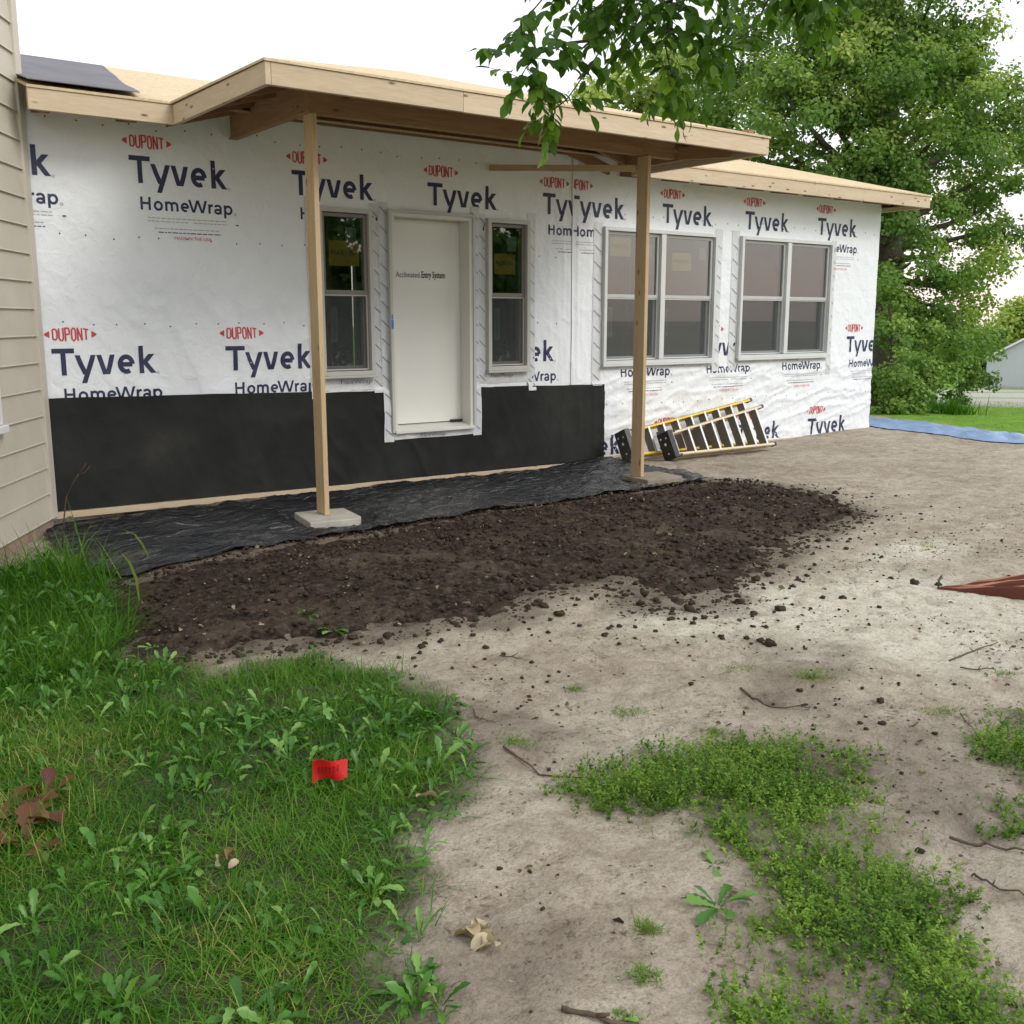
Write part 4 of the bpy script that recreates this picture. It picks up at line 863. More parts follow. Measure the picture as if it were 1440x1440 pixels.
# clods one can pick out
CL = [(787, 866, 9), (1082, 902, 10), (593, 905, 6), (683, 909, 5), (653, 857, 12), (850, 893, 5), (815, 880, 4), (922, 888, 4), (1014, 893, 5), (945, 870, 5), (968, 857, 9), (900, 848, 8), (990, 870, 6), (757, 848, 7), (765, 853, 7),
      (1070, 900, 6), (1050, 896, 5), (1078, 880, 4), (1097, 853, 9), (1115, 820, 5), (1122, 812, 5), (1135, 802, 4), (1190, 770, 4), (1165, 756, 4), (1150, 758, 5), (1175, 692, 5), (1016, 896, 4), (1320, 818, 5), (1286, 818, 8), (771, 887, 4),
      (748, 928, 4), (772, 947, 3), (786, 941, 3), (1125, 965, 5), (972, 962, 5), (1130, 985, 4), (1147, 990, 3), (1238, 983, 6), (1240, 1016, 6), (1210, 1012, 4), (1218, 1023, 4), (1268, 1080, 4), (1315, 1026, 5), (1185, 838, 6), (1237, 850, 4),
      (1157, 838, 4), (545, 890, 7), (535, 898, 6), (495, 895, 7), (860, 880, 4), (708, 915, 4), (1295, 1185, 7), (1215, 1090, 4), (1063, 812, 7), (1080, 805, 6), (1100, 795, 6), (1040, 845, 8), (1060, 862, 6), (893, 880, 4), (870, 905, 4)]
for i, (u_, v_, r_) in enumerate(CL):
    cx, cy = G(u_, v_); q = cx * FW[0] + (cy + CAMD) * FW[1]; rad = r_ * q / 1465 * 0.95
    v, f = LUMP2[i % 6]; a = i * 1.7; Rz = np.array([[math.cos(a), -math.sin(a), 0], [math.sin(a), math.cos(a), 0], [0, 0, 1]])
    me = np_mesh('soil_clod', v @ Rz.T * rad, [f], M_CLOD)
    o = obj('soil_clod', me, None, Matrix.Translation((cx, cy, float(terrain(cx, cy)) + rad * 0.35)))
    where = ('largest dark soil clod sitting alone on sand below the topsoil notch' if (u_, v_) == (787, 866) else 'big dark soil clod beside two smaller ones on the pale sand' if (u_, v_) == (1082, 902) else 'long dark clod lying on pale sand right of the topsoil tip' if (u_, v_) == (1097, 853)
             else 'lone soil clod on sand just left of the green stake' if (u_, v_) == (1286, 818) else 'lone dark clod on the far sand beyond the topsoil' if (u_, v_) == (1175, 692) else 'dark clod on sand at the right flank of the weed patch' if (u_, v_) == (1295, 1185) else 'small dark clod on sand near the grass tufts above the weed patch' if v_ > 955
             else 'soil clod at the upper right tip of the topsoil' if v_ < 775 else 'soil clod on pale sand along the right edge of the topsoil' if u_ > 1030 else 'soil clod on sand along the front edge of the topsoil' if u_ > 840 else 'soil clod on sand between the topsoil and the lawn')
    tag(o, where, 'clod', 'loose clods on the sand')
def stick(pts, r0, r1, lab, jit=0.01):
    m_ = MB(); P_ = []
    for (u_, v_) in pts: P_.append(np.array([*G(u_, v_)]))
    fine = []
    for a, b in zip(P_[:-1], P_[1:]):
        for k in range(4): fine.append(a + (b - a) * k / 4)
    fine.append(P_[-1]); n_ = len(fine)
    Q3 = [(p_[0] + random.uniform(-jit, jit) * .4, p_[1] + random.uniform(-jit, jit) * .4, float(terrain(p_[0], p_[1])) + 0.004 + abs(random.gauss(0, 0.006))) for p_ in fine]
    m_.tube(Q3, [0.72 * (r0 + (r1 - r0) * i / (n_ - 1)) for i in range(n_)], 6)
    k = n_ // 2; b0 = Vector(Q3[k]); m_.tube([b0, b0 + Vector((random.uniform(-.04, .04), random.uniform(-.04, .04), 0.012))], [r1, r1 * .5], 5)
    o_ = m_.build('fallen_twig', M_TWIG, smooth_=True); tag(o_, lab, 'twig', 'twigs on the ground'); return o_
stick([(708, 1052), (760, 1078), (825, 1088)], 0.006, 0.003, 'longest dark twig lying on sand between lawn and weed patch')
stick([(617, 1013), (650, 1040), (672, 1062)], 0.004, 0.002, 'thin straight twig on sand at edge of the lawn')
stick([(664, 995), (675, 1008), (698, 1014)], 0.004, 0.002, 'short curved twig just above the thin straight twig')
stick([(704, 921), (735, 925)], 0.005, 0.003, 'small pale stick lying on sand below the topsoil')
stick([(1042, 965), (1075, 982), (1140, 992)], 0.007, 0.003, 'forked twig on sand above the weed patch')
stick([(1335, 923), (1370, 912), (1405, 902)], 0.006, 0.003, 'straight twig on pale sand right of the grass tufts')
stick([(1352, 938), (1400, 941)], 0.005, 0.003, 'short dark twig under the straight twig on pale sand')
stick([(1335, 1172), (1390, 1180), (1440, 1192)], 0.007, 0.004, 'curved brown twig at the right edge beside weeds')
stick([(1370, 1218), (1395, 1240), (1445, 1255)], 0.005, 0.003, 'thin dark twig at right edge below curved twig')
stick([(790, 1413), (840, 1425), (915, 1436)], 0.009, 0.007, 'thick pale stick half buried at the bottom of the picture', 0.004)
stick([(1350, 1000), (1375, 1030)], 0.004, 0.002, 'tiny twig on the sand right of the tufts')

# leaf strips: rows of small curved leaves, vectorised
def unit(a): return a / (np.linalg.norm(a, axis=-1, keepdims=True) + 1e-9)
def leaf_strips(P0, D, U, L, W, prof, droop, fold=0.25):
    """P0 base, D direction, U upward side, L length, W half width, droop bend in radians; returns V, F"""
    n = len(P0); k = len(prof) - 1; D = unit(D); Sd = unit(np.cross(D, U)); U = np.cross(Sd, D); V = np.zeros((n, k + 1, 3, 3)); p = P0.copy()
    for i in range(k + 1):
        a = droop * i / k; d = D * np.cos(a)[:, None] - U * np.sin(a)[:, None]; u = U * np.cos(a)[:, None] + D * np.sin(a)[:, None]
        if i: p = p + d * (L / k)[:, None]
        w_ = (W * prof[i])[:, None]
        V[:, i, 1] = p; V[:, i, 0] = p - Sd * w_ + u * w_ * fold; V[:, i, 2] = p + Sd * w_ + u * w_ * fold
    base = (np.arange(n) * (k + 1) * 3)[:, None]; q = []
    for i in range(k):
        for s_ in (0, 1): q.append(np.stack([i * 3 + s_, i * 3 + s_ + 1, (i + 1) * 3 + s_ + 1, (i + 1) * 3 + s_]))
    Fq = (base[:, None, :] + np.array(q)[None]).reshape(-1, 4); return V.reshape(-1, 3), Fq, 2 * k
def blades(P0, D, L, W, bend, segs=3):
    n = len(P0); D = unit(D); up = np.array([0, 0, 1.0]); h = unit(D * np.array([1, 1, 0]) + 1e-6); Sd = unit(np.cross(up, h)); V = np.zeros((n, segs * 2 + 1, 3)); p = P0.copy(); a0 = np.arcsin(np.clip(D[:, 2], -1, 1))
    for i in range(segs + 1):
        a = a0 - bend * i / segs; d = h * np.cos(a)[:, None] + up * np.sin(a)[:, None]
        if i: p = p + d * (L / segs)[:, None]
        if i == segs: V[:, -1] = p
        else:
            w_ = (W * (1 - 0.28 * i))[:, None]; V[:, 2 * i] = p - Sd * w_; V[:, 2 * i + 1] = p + Sd * w_
    b = np.arange(n) * (segs * 2 + 1); Fq = np.concatenate([np.stack([b + 2 * i, b + 2 * i + 1, b + 2 * i + 3, b + 2 * i + 2], 1) for i in range(segs - 1)]); Ft = np.stack([b + 2 * segs - 2, b + 2 * segs - 1, b + 2 * segs], 1)
    return V.reshape(-1, 3), Fq, Ft, segs - 1
def rdir(n, el0, el1, r_):
    a = r_.uniform(0, 2 * np.pi, n); e_ = r_.uniform(el0, el1, n); return np.stack([np.cos(a) * np.cos(e_), np.sin(a) * np.cos(e_), np.sin(e_)], 1)
def grass_obj(name, P2, hlo, hhi, wd, tint, mat, zf=terrain, el=(0.5, 1.45), bend=(0.2, 1.3), seed=1, parent=None, hs=1.0):
    r_ = np.random.default_rng(seed); n = len(P2); P0 = np.column_stack([P2, zf(P2[:, 0], P2[:, 1]) - 0.004]); L = r_.uniform(hlo, hhi, n) * r_.uniform(0.6, 1, n) * hs
    V, Fq, Ft, s_ = blades(P0, rdir(n, el[0], el[1], r_), L, wd * r_.uniform(0.6, 1.2, n), r_.uniform(bend[0], bend[1], n))
    return obj(name, np_mesh(name, V, [Fq, Ft], mat, np.concatenate([np.tile(tint, s_), tint])), parent)

# ------------------------------------------------------------------ lawn in the foreground
p, d = sample_poly(GRASS, 165000, 0.15, 21)
dn = d + 0.16 * fbm(p[:, 0] * 2.5, p[:, 1] * 2.5, 21); den = smooth(-0.05, 0.18, dn) * (0.5 + 0.5 * smooth(-0.35, 0.15, fbm(p[:, 0] * 3.3, p[:, 1] * 3.3, 110)))
dryz = smooth(0.05, 0.4, fbm(p[:, 0] * 1.9, p[:, 1] * 1.9, 111) + 0.5 * smooth(1.2, 0.4, p[:, 0]) * smooth(-4.0, -4.8, p[:, 1]) * smooth(-6.0, -5.3, p[:, 1]) - 0.05)
k = rng.random(len(p)) < den * 0.72; p = p[k]; dryz = dryz[k]
hz = 0.9 + 0.9 * fbm(p[:, 0] * 4, p[:, 1] * 4, 112)
tint = np.where(rng.random(len(p)) < 0.015 + 0.2 * dryz, 0.95, np.clip(0.40 + 0.14 * rng.standard_normal(len(p)) + 0.40 * fbm(p[:, 0] * 2.6, p[:, 1] * 2.6, 113), 0, 0.62))
o = grass_obj('lawn_grass', p, 0.05, 0.135, 0.0021, tint, M_GRASS, seed=22, el=(0.25, 1.45), bend=(0.3, 1.8), hs=np.clip(0.55 + 0.9 * (hz - 0.4), 0.45, 1.5)); tag(o, 'unmown green lawn grass in the left foreground', 'grass', kind='stuff')
# broadleaf weeds among the grass
def rosettes(name, C, nl, L0, L1, wr, tintc, mat, seed, el=(0.25, 1.1), parent=None, zf=terrain, prof=(0.16, 0.30, 0.24, 0.55, 0.42, 0.85, 0.68, 1.0, 0.72, 0.06)):
    r_ = np.random.default_rng(seed); P0 = []; D = []; L = []; T = []
    for (cx, cy) in C:
        n = r_.integers(nl[0], nl[1] + 1); cz = float(zf(cx, cy)); sc_ = r_.uniform(0.7, 1.1); a0 = r_.uniform(0, 6.28)
        for i in range(n):
            a = a0 + i * 2.4 + r_.uniform(-.4, .4); e_ = r_.uniform(*el); P0.append((cx + 0.008 * math.cos(a), cy + 0.008 * math.sin(a), cz)); D.append((math.cos(a) * math.cos(e_), math.sin(a) * math.cos(e_), math.sin(e_))); L.append(r_.uniform(L0, L1) * sc_); T.append(tintc + r_.normal(0, 0.26))
    P0 = np.array(P0); D = np.array(D); L = np.array(L); U = np.tile([0, 0, 1.0], (len(P0), 1)) + 0.25 * r_.standard_normal((len(P0), 3))
    V, F, nf_ = leaf_strips(P0, D, U, L, L * wr * r_.uniform(0.75, 1.2, len(L)), list(prof), r_.uniform(0.3, 1.6, len(L)), 0.35)
    return obj(name, np_mesh(name, V, [F], mat, np.repeat(np.clip(T, 0, 1), nf_), smooth_=True), parent)
p, d = sample_poly(GRASS, 1300, 0.0, 31)
k = (rng.random(len(p)) < 0.05 + 0.85 * smooth(0.0, 0.35, fbm(p[:, 0] * 1.6 + 3, p[:, 1] * 1.6, 120) + 0.18 * smooth(0.4, 1.1, p[:, 0]))); p = p[k][:400]
o = rosettes('broadleaf_weeds', p, (4, 8), 0.04, 0.105, 0.135, 0.5, M_WEED, 32, (0.35, 1.4)); tag(o, 'broad-leaved weeds growing through the lawn', 'weeds', kind='stuff')

# tall clump at the house corner
CLUMP = [G(*q) for q in [(-80, 800), (0, 790), (60, 775), (130, 800), (165, 870), (130, 915), (20, 950), (-100, 960)]]
TG = empty('tall_grass_clump', (*G(70, 860), 0)); tag(TG, 'tall rank grass and weeds growing against the corner of the tan house', 'grass clump')
p, d = sample_poly(CLUMP, 9000, 0.06, 41); hh = 0.55 + 0.45 * smooth(0, 0.5, d)
o = grass_obj('blades', p, 0.12, 0.40, 0.0032, np.clip(0.35 + 0.15 * rng.standard_normal(len(p)), 0, 1), M_GRASS, el=(0.7, 1.5), bend=(0.3, 1.4), seed=42, parent=TG); o['kind'] = 'stuff'
cc = np.array([G(85, 800)]) + 0.14 * rng.standard_normal((200, 2))
o = grass_obj('tall_blades', cc, 0.28, 0.60, 0.0065, np.clip(0.42 + 0.12 * rng.standard_normal(200), 0, 1), M_GRASS, el=(0.95, 1.5), bend=(0.2, 1.2), seed=43, parent=TG); o['kind'] = 'stuff'
p, d = sample_poly(CLUMP, 130, 0.0, 44); o = rosettes('broad_leaves', p, (5, 9), 0.04, 0.09, 0.20, 0.4, M_WEED, 45, (0.5, 1.4), TG, lambda x, y: terrain(x, y) + random.uniform(0.0, 0.14)); o['kind'] = 'stuff'
# dry stalk
bx2, by2 = G(88, 775); bz2 = float(terrain(bx2, by2)); qd = bx2 * FW[0] + (by2 + CAMD) * FW[1]
mb = MB(); sp_ = [PD(88, 772, qd), PD(90, 730, qd), PD(93, 700, qd), PD(102, 680, qd), PD(111, 666, qd)]; mb.tube(sp_, [.005, .005, .0045, .004, .0035], 6)
mb.tube([PD(111, 666, qd), PD(117, 658, qd), PD(121, 651, qd)], [.004, .003, .002], 5); mb.tube([PD(111, 668, qd), PD(120, 664, qd), PD(127, 655, qd)], [.004, .003, .002], 5)
tag(mb.build('dry_stalk', M_TWIG, smooth_=True), 'bare forked dry stalk rising from the tall grass by the wall', 'stalk')
# bending single blades beside the sheet
for i, (pts, lab) in enumerate((([(196, 845), (192, 815), (182, 790), (168, 775)], 'long arching grass blade bending over the topsoil edge'), ([(210, 785), (200, 765), (190, 752), (172, 744)], 'thin grass blade arching against the black sheet'))):
    ax2, ay2 = G(*pts[0]); q = ax2 * FW[0] + (ay2 + CAMD) * FW[1]; P3 = [PD(u_, v_, q) for u_, v_ in pts]; V = []
    for j, p3 in enumerate(P3): w_ = [0.004, 0.008, 0.007, 0.001][j]; V += [p3 - RT * w_, p3 + np.array([0, 0, w_ * .6]), p3 + RT * w_]
    F = [(j * 3 + s_, j * 3 + s_ + 1, j * 3 + s_ + 4, j * 3 + s_ + 3) for j in range(3) for s_ in (0, 1)]
    tag(obj('arching_blade', np_mesh('arching_blade', np.array(V), [np.array(F)], M_GRASS, np.full(6, 0.75), smooth_=True)), lab, 'grass blade')
# reddish dock plant at the left edge
o = rosettes('dock_plant', [G(25, 1135), G(65, 1115), G(10, 1165), G(40, 1185)], (7, 9), 0.11, 0.19, 0.26, 0.45, M_DOCK, 51, (0.35, 1.2)); tag(o, 'reddish leaved dock plant in dry grass at the left edge', 'plant')

# ------------------------------------------------------------------ low weed patches on the sand
def weed_patch(name, poly, nst, seed, lab):
    r_ = np.random.default_rng(seed); p, d = sample_poly(poly, nst, 0.10, seed)
    k = r_.random(len(p)) < smooth(-0.08, 0.14, d + 0.2 * fbm(p[:, 0] * 4, p[:, 1] * 4, seed)) * (0.14 + 0.86 * smooth(-0.28, 0.16, fbm(p[:, 0] * 5.5, p[:, 1] * 5.5, seed + 1) + 0.10 * smooth(0.0, 0.25, d))); p = p[k]; n = len(p)
    z = terrain(p[:, 0], p[:, 1]); hh = r_.uniform(0.015, 0.085, n) * (0.7 + 0.5 * smooth(0, 0.3, d[k])); nl = 13
    t = r_.random((n, nl)); lean = r_.normal(0, 0.45, (n, 2))
    P0 = np.stack([p[:, None, 0] + lean[:, None, 0] * hh[:, None] * t, p[:, None, 1] + lean[:, None, 1] * hh[:, None] * t, z[:, None] + hh[:, None] * t], -1).reshape(-1, 3); m_ = len(P0)
    L = r_.uniform(0.006, 0.0145, m_); V, F, nf_ = leaf_strips(P0, rdir(m_, 0.0, 1.1, r_), np.tile([0, 0, 1.0], (m_, 1)) + 0.3 * r_.standard_normal((m_, 3)), L, L * 0.26, [0.3, 1.0, 0.1], r_.uniform(0, 0.8, m_), 0.2)
    base_t = np.repeat(np.clip(0.45 + 0.45 * fbm(p[:, 0] * 6, p[:, 1] * 6, seed + 2) + 0.16 * r_.standard_normal(n), 0, 1), nl)
    o_ = obj(name, np_mesh(name, V, [F], M_SMALL, np.repeat(np.clip(base_t + 0.1 * r_.standard_normal(m_), 0, 1), nf_))); tag(o_, lab, 'weeds', kind='stuff'); return o_
weed_patch('low_weeds', WEED, 13000, 61, 'low small-leaved weed patch spreading over sand in the right foreground')
weed_patch('low_weeds', WEED2, 3000, 65, 'low weed patch cut off by the right edge of the picture')
weed_patch('low_weeds', WEED3, 900, 66, 'small low weed patch below the one at the right edge')
p, d = sample_poly(WEED, 5200, 0.05, 67); k = rng.random(len(p)) < 0.25 + 0.6 * smooth(-0.2, 0.3, fbm(p[:, 0] * 3, p[:, 1] * 3, 62)); p = p[k]
o = grass_obj('weed_patch_grass', p, 0.02, 0.075, 0.0015, np.clip(0.55 + 0.2 * rng.standard_normal(len(p)), 0, 1), M_GRASS, seed=68); tag(o, 'thin grass blades mixed into the right foreground weeds', 'grass', kind='stuff')
# small tufts on the bare sand
TF = [(1143, 940, 60, 24, 'largest round grass tuft on the pale sand'), (1325, 990, 70, 14, 'low grass tuft on sand beside the right weed patch'), (880, 990, 60, 12, 'thin grass tuft on sand above the weed patch'), (725, 1035, 60, 16, 'sparse grass tuft on sand between lawn and weed patch'),
      (808, 962, 26, 10, 'tiny bright grass tuft in the middle of the sand'), (1308, 762, 26, 8, 'yellow green tuft on the far sand above the rust canvas'), (1040, 932, 60, 8, 'faint flat tuft left of the round grass tuft'), (910, 1290, 40, 26, 'spindly seedling tuft on sand left of the weed patch'),
      (905, 1355, 46, 22, 'low seedling tuft near the bottom of the sand'), (880, 1415, 40, 16, 'small seedling tuft at the bottom beside the thick stick'), (1005, 1022, 30, 12, 'small tuft at the upper edge of the weed patch'), (1225, 1083, 26, 12, 'small tuft right of the weed patch'), (1410, 940, 40, 8, 'yellowish flat tuft on pale sand near the straight twig')]
for i, (u_, v_, wpx, hpx, lab) in enumerate(TF):
    cx, cy = G(u_, v_ + hpx * 0.4); q = cx * FW[0] + (cy + CAMD) * FW[1]; sg = wpx * q / 1465 / 4; n = int(90 + wpx * 3)
    pp = np.array([cx, cy]) + np.outer(rng.normal(0, sg, n), RT[:2]) + np.outer(rng.normal(0, sg * 0.8, n), FW[:2])
    o = grass_obj('grass_tuft', pp, 0.02, max(0.035, hpx * 1.6 * q / 1465), 0.0016, np.clip(0.6 + 0.2 * rng.standard_normal(n), 0, 1), M_GRASS, seed=200 + i, el=(0.3, 1.4)); tag(o, lab, 'grass tuft', 'grass tufts on the sand')
# single leafy weeds
for i, (u_, v_, nl, L0, L1, lab) in enumerate(((1010, 1265, (9, 9), 0.07, 0.12, 'broad-leaved weed with limp grey green leaves left of weed patch'), (435, 868, (6, 7), 0.06, 0.10, 'leafy weed at the front edge of the topsoil'), (470, 890, (5, 6), 0.05, 0.08, 'small leafy weed on sand just right of the topsoil weed'),
                               (215, 900, (6, 6), 0.06, 0.09, 'pale leafy weed at the left end of the topsoil'), (160, 880, (6, 6), 0.06, 0.10, 'bright weed beside the tall grass clump'), (640, 985, (5, 5), 0.05, 0.08, 'small weed on sand at the lawn edge near twigs'), (1005, 1210, (5, 6), 0.06, 0.09, 'upright weed above the limp grey green weed'), (868, 1422, (4, 5), 0.03, 0.05, 'tiny bright leafy seedling at the bottom of the sand'))):
    o = rosettes('leafy_weed', [G(u_, v_)], nl, L0, L1, 0.2, 0.5, M_WEED, 300 + i, (0.1, 0.9), zf=surf); tag(o, lab, 'weed', 'single leafy weeds')
# dry leaves
for i, (u_, v_, n, L0, lab) in enumerate(((680, 1310, 9, 0.06, 'curled heap of dry tan leaves on the sand'), (605, 1122, 2, 0.045, 'pale dry leaf on sand at the lawn edge'), (330, 1215, 4, 0.05, 'dry brown leaf caught in the lawn grass'), (657, 1064, 2, 0.02, 'tiny pale dry leaf by the thin straight twig'))):
    r_ = np.random.default_rng(400 + i); c = np.array(G(u_, v_)); P0 = np.column_stack([c + r_.normal(0, 0.018, (n, 2)), np.zeros(n)]); P0[:, 2] = terrain(P0[:, 0], P0[:, 1]) + r_.uniform(0.004, 0.02, n) + (0.03 if i == 2 else 0)
    L = r_.uniform(0.6, 1.2, n) * L0; V, F, nf_ = leaf_strips(P0, rdir(n, -0.1, 0.7, r_), np.tile([0, 0, 1.0], (n, 1)) + 0.6 * r_.standard_normal((n, 3)), L, L * 0.32, [0.2, 0.8, 1, 0.7, 0.1], r_.uniform(0.3, 2.2, n), 0.6)
    tag(obj('dry_leaf', np_mesh('dry_leaf', V, [F], M_DRY, np.repeat(r_.uniform(0.3, 1, n), nf_), smooth_=True)), lab, 'dry leaf', 'dry leaves on the ground')

p, d = sample_poly(YARD, 5200, 0, 9); p = p[rng.random(len(p)) < 0.12 + 0.88 * smooth(-0.05, 0.5, fbm(p[:, 0] * 1.7, p[:, 1] * 1.7, 131))]
flakes('sand_litter', p, terrain, 0.006, 0.035, M_LITTER, 141, 'bark flakes and leaf bits littering the bare sand', 'litter')
p, d = sample_poly(SOIL, 1500, 0.3, 10)
flakes('soil_litter', p, lambda x, y: surf(x, y) + 0.012, 0.008, 0.04, M_LITTER, 142, 'straw and root bits mixed in the topsoil', 'litter')
# far lawn blades beyond the tarp
p, d = sample_poly([(13.0, -8.5), (13.6, -1.6), (14.0, 1.0), (15, 4), (24, 8), (26, -6), (18, -9)], 30000, 0, 71); kq = (d > 0.05)
o = grass_obj('far_lawn_grass', p[kq], 0.02, 0.05, 0.008, np.clip(0.72 + 0.10 * rng.standard_normal(kq.sum()) + 0.15 * fbm(p[kq][:, 0], p[kq][:, 1], 72), 0, 1), M_SMALL, seed=73); tag(o, 'bright mown lawn beyond the blue tarp', 'grass', kind='stuff')

# ------------------------------------------------------------------ trees
def crown(name, clumps, per, nleaf, leafL, mat, parent, seed, tintc=0.45, spread=0.30, flat=0.75, sag=0.2):
    """clumps: (centre xyz, radius). Rounded sprays of leaves fill each clump, leaves facing out from their spray."""
    r_ = np.random.default_rng(seed); P0 = []; T = []; Nn = []
    for (c, rad) in clumps:
        ns = max(3, int(per * rad ** 2)); a = r_.standard_normal((ns, 3)); a = unit(a) * (r_.random((ns, 1)) ** 0.40); a[:, 2] *= flat + 0.3
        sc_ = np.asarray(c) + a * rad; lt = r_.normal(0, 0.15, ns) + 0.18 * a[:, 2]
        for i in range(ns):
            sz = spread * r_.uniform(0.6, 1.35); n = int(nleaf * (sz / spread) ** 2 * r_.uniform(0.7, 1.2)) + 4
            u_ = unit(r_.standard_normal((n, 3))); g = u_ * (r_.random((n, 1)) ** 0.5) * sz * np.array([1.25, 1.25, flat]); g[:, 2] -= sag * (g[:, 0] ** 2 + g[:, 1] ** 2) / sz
            P0.append(sc_[i] + g); T.append(tintc + lt[i] + 0.22 * g[:, 2] / sz + r_.normal(0, 0.07, n)); Nn.append(unit(u_ + 0.5 * unit(a[i:i + 1]) + np.array([0, 0, 0.45])))  # tops of sprays and clumps lighter: highlights put into the leaf tint
    P0 = np.concatenate(P0); T = np.clip(np.concatenate(T), 0, 1); Nn = np.concatenate(Nn); n = len(P0)
    D = unit(r_.standard_normal((n, 3)) * np.array([1, 1, 0.6]) + np.array([0, 0, -0.35])); Nr = unit(Nn + 0.45 * r_.standard_normal((n, 3))); Sd = unit(np.cross(D, Nr)); D = np.cross(Nr, Sd); L = (leafL * r_.uniform(0.65, 1.2, n))[:, None]
    V = np.stack([P0, P0 + D * L * 0.5 - Sd * L * 0.36, P0 + D * L, P0 + D * L * 0.5 + Sd * L * 0.36], 1).reshape(-1, 3); F = np.arange(n * 4).reshape(-1, 4)
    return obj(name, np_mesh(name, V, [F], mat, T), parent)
def limbs(name, base, top, clumps, r0, parent, seed, mat=M_BARK):
    r_ = random.Random(seed); m_ = MB(); base = np.array(base, float); top = np.array(top, float)
    tp = [base + (top - base) * t + np.array([math.sin(t * 5) * r0 * .5, math.cos(t * 4) * r0 * .5, 0]) for t in np.linspace(0, 1, 9)]
    m_.tube(tp, [r0 * (1.35 if i == 0 else 1) * (1 - 0.75 * i / 8) for i in range(9)], 10)
    tr = m_.build('trunk', mat, parent, smooth_=True); m_ = MB()
    for (c, rad) in clumps:
        c = np.array(c); t = min(0.92, max(0.12, 0.15 + 0.6 * (c[2] - base[2]) / (top[2] - base[2] + 1e-6) * 0.85)); s0 = base + (top - base) * t; mid = s0 * 0.5 + c * 0.5 + np.array([0, 0, -0.12 * np.linalg.norm(c - s0)]); rr = r0 * 0.30 * (1 - 0.5 * t)
        pts = [(1 - u) ** 2 * s0 + 2 * u * (1 - u) * mid + u * u * c for u in np.linspace(0, 1, 6)]; m_.tube(pts, [rr * (1 - 0.8 * i / 5) for i in range(6)], 6)
    return tr, m_.build('limbs', mat, parent, smooth_=True)
def tree(name, lab, base, top, clumps, r0, mat, per, nleaf, leafL, seed, tintc=0.45, group=None, **kw):
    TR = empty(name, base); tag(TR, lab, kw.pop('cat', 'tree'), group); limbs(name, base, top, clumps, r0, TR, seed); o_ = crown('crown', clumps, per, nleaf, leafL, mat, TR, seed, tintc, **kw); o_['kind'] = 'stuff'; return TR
# big maple behind the end of the addition
QM = 21.0
MC = [(1180, 30, 105, 0), (1090, 60, 85, .8), (1010, 130, 75, .6), (1270, 40, 95, -.6), (1330, 90, 85, .4), (1375, 70, 50, 0), (1420, 150, 60, .5), (1150, 130, 80, -1.2), (1240, 140, 85, -1.6), (1070, 190, 75, -.4), (980, 200, 60, .5), (940, 165, 60, 1.2), (1160, 220, 75, -.9),
      (1330, 170, 70, -1.2), (1400, 240, 65, -.2), (1250, 240, 70, -1.4), (1190, 290, 60, -.6), (1290, 300, 60, -1.4), (1398, 318, 48, -.3), (1340, 270, 45, 1.2), (1340, 350, 60, -1.0), (1280, 370, 55, -1.8), (1362, 400, 40, -.5), (1320, 430, 55, -1.4), (1260, 440, 40, -.6), (1370, 460, 32, -.8), (1210, -70, 120, 0), (1330, -50, 100, .3), (1090, -50, 100, .6), (1250, -180, 130, 0), (1100, 130, 60, -1.8), (1010, 60, 50, 1.2), (1035, 250, 45, .2), (1110, 265, 50, -.2), (1390, 290, 44, .8), (1300, 230, 46, 1.0), (1350, 120, 56, 1.2), (1250, 320, 45, .8), (1230, 350, 40, .5), (1370, 180, 44, .6)]
mcl = [(PD(u_, v_, QM + dq), r_ * QM / 1465 * 0.92) for u_, v_, r_, dq in MC]
tb_ = PD(1247, 606, 20.6); tt_ = PD(1225, -120, 20.8)
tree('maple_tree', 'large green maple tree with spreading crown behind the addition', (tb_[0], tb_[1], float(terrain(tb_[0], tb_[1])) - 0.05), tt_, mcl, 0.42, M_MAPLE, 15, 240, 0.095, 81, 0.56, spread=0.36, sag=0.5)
# paler trees further back, seen over the porch roof
ycl = [(PD(u_, v_, 30 + dq), r_ * 30 / 1465) for u_, v_, r_, dq in [(850, 140, 38, 0), (890, 128, 42, 1), (930, 110, 55, .5), (960, 170, 70, 0), (900, 190, 60, 1), (1000, 90, 60, 2), (985, 240, 60, 0)]]
b_ = PD(930, 600, 30); tree('pale_tree', 'yellow green tree showing above the porch roof left of the maple', (b_[0], b_[1], float(terrain(b_[0], b_[1]))), PD(930, 130, 30), ycl, 0.3, M_YTREE, 7, 150, 0.19, 83, 0.45, spread=0.5)
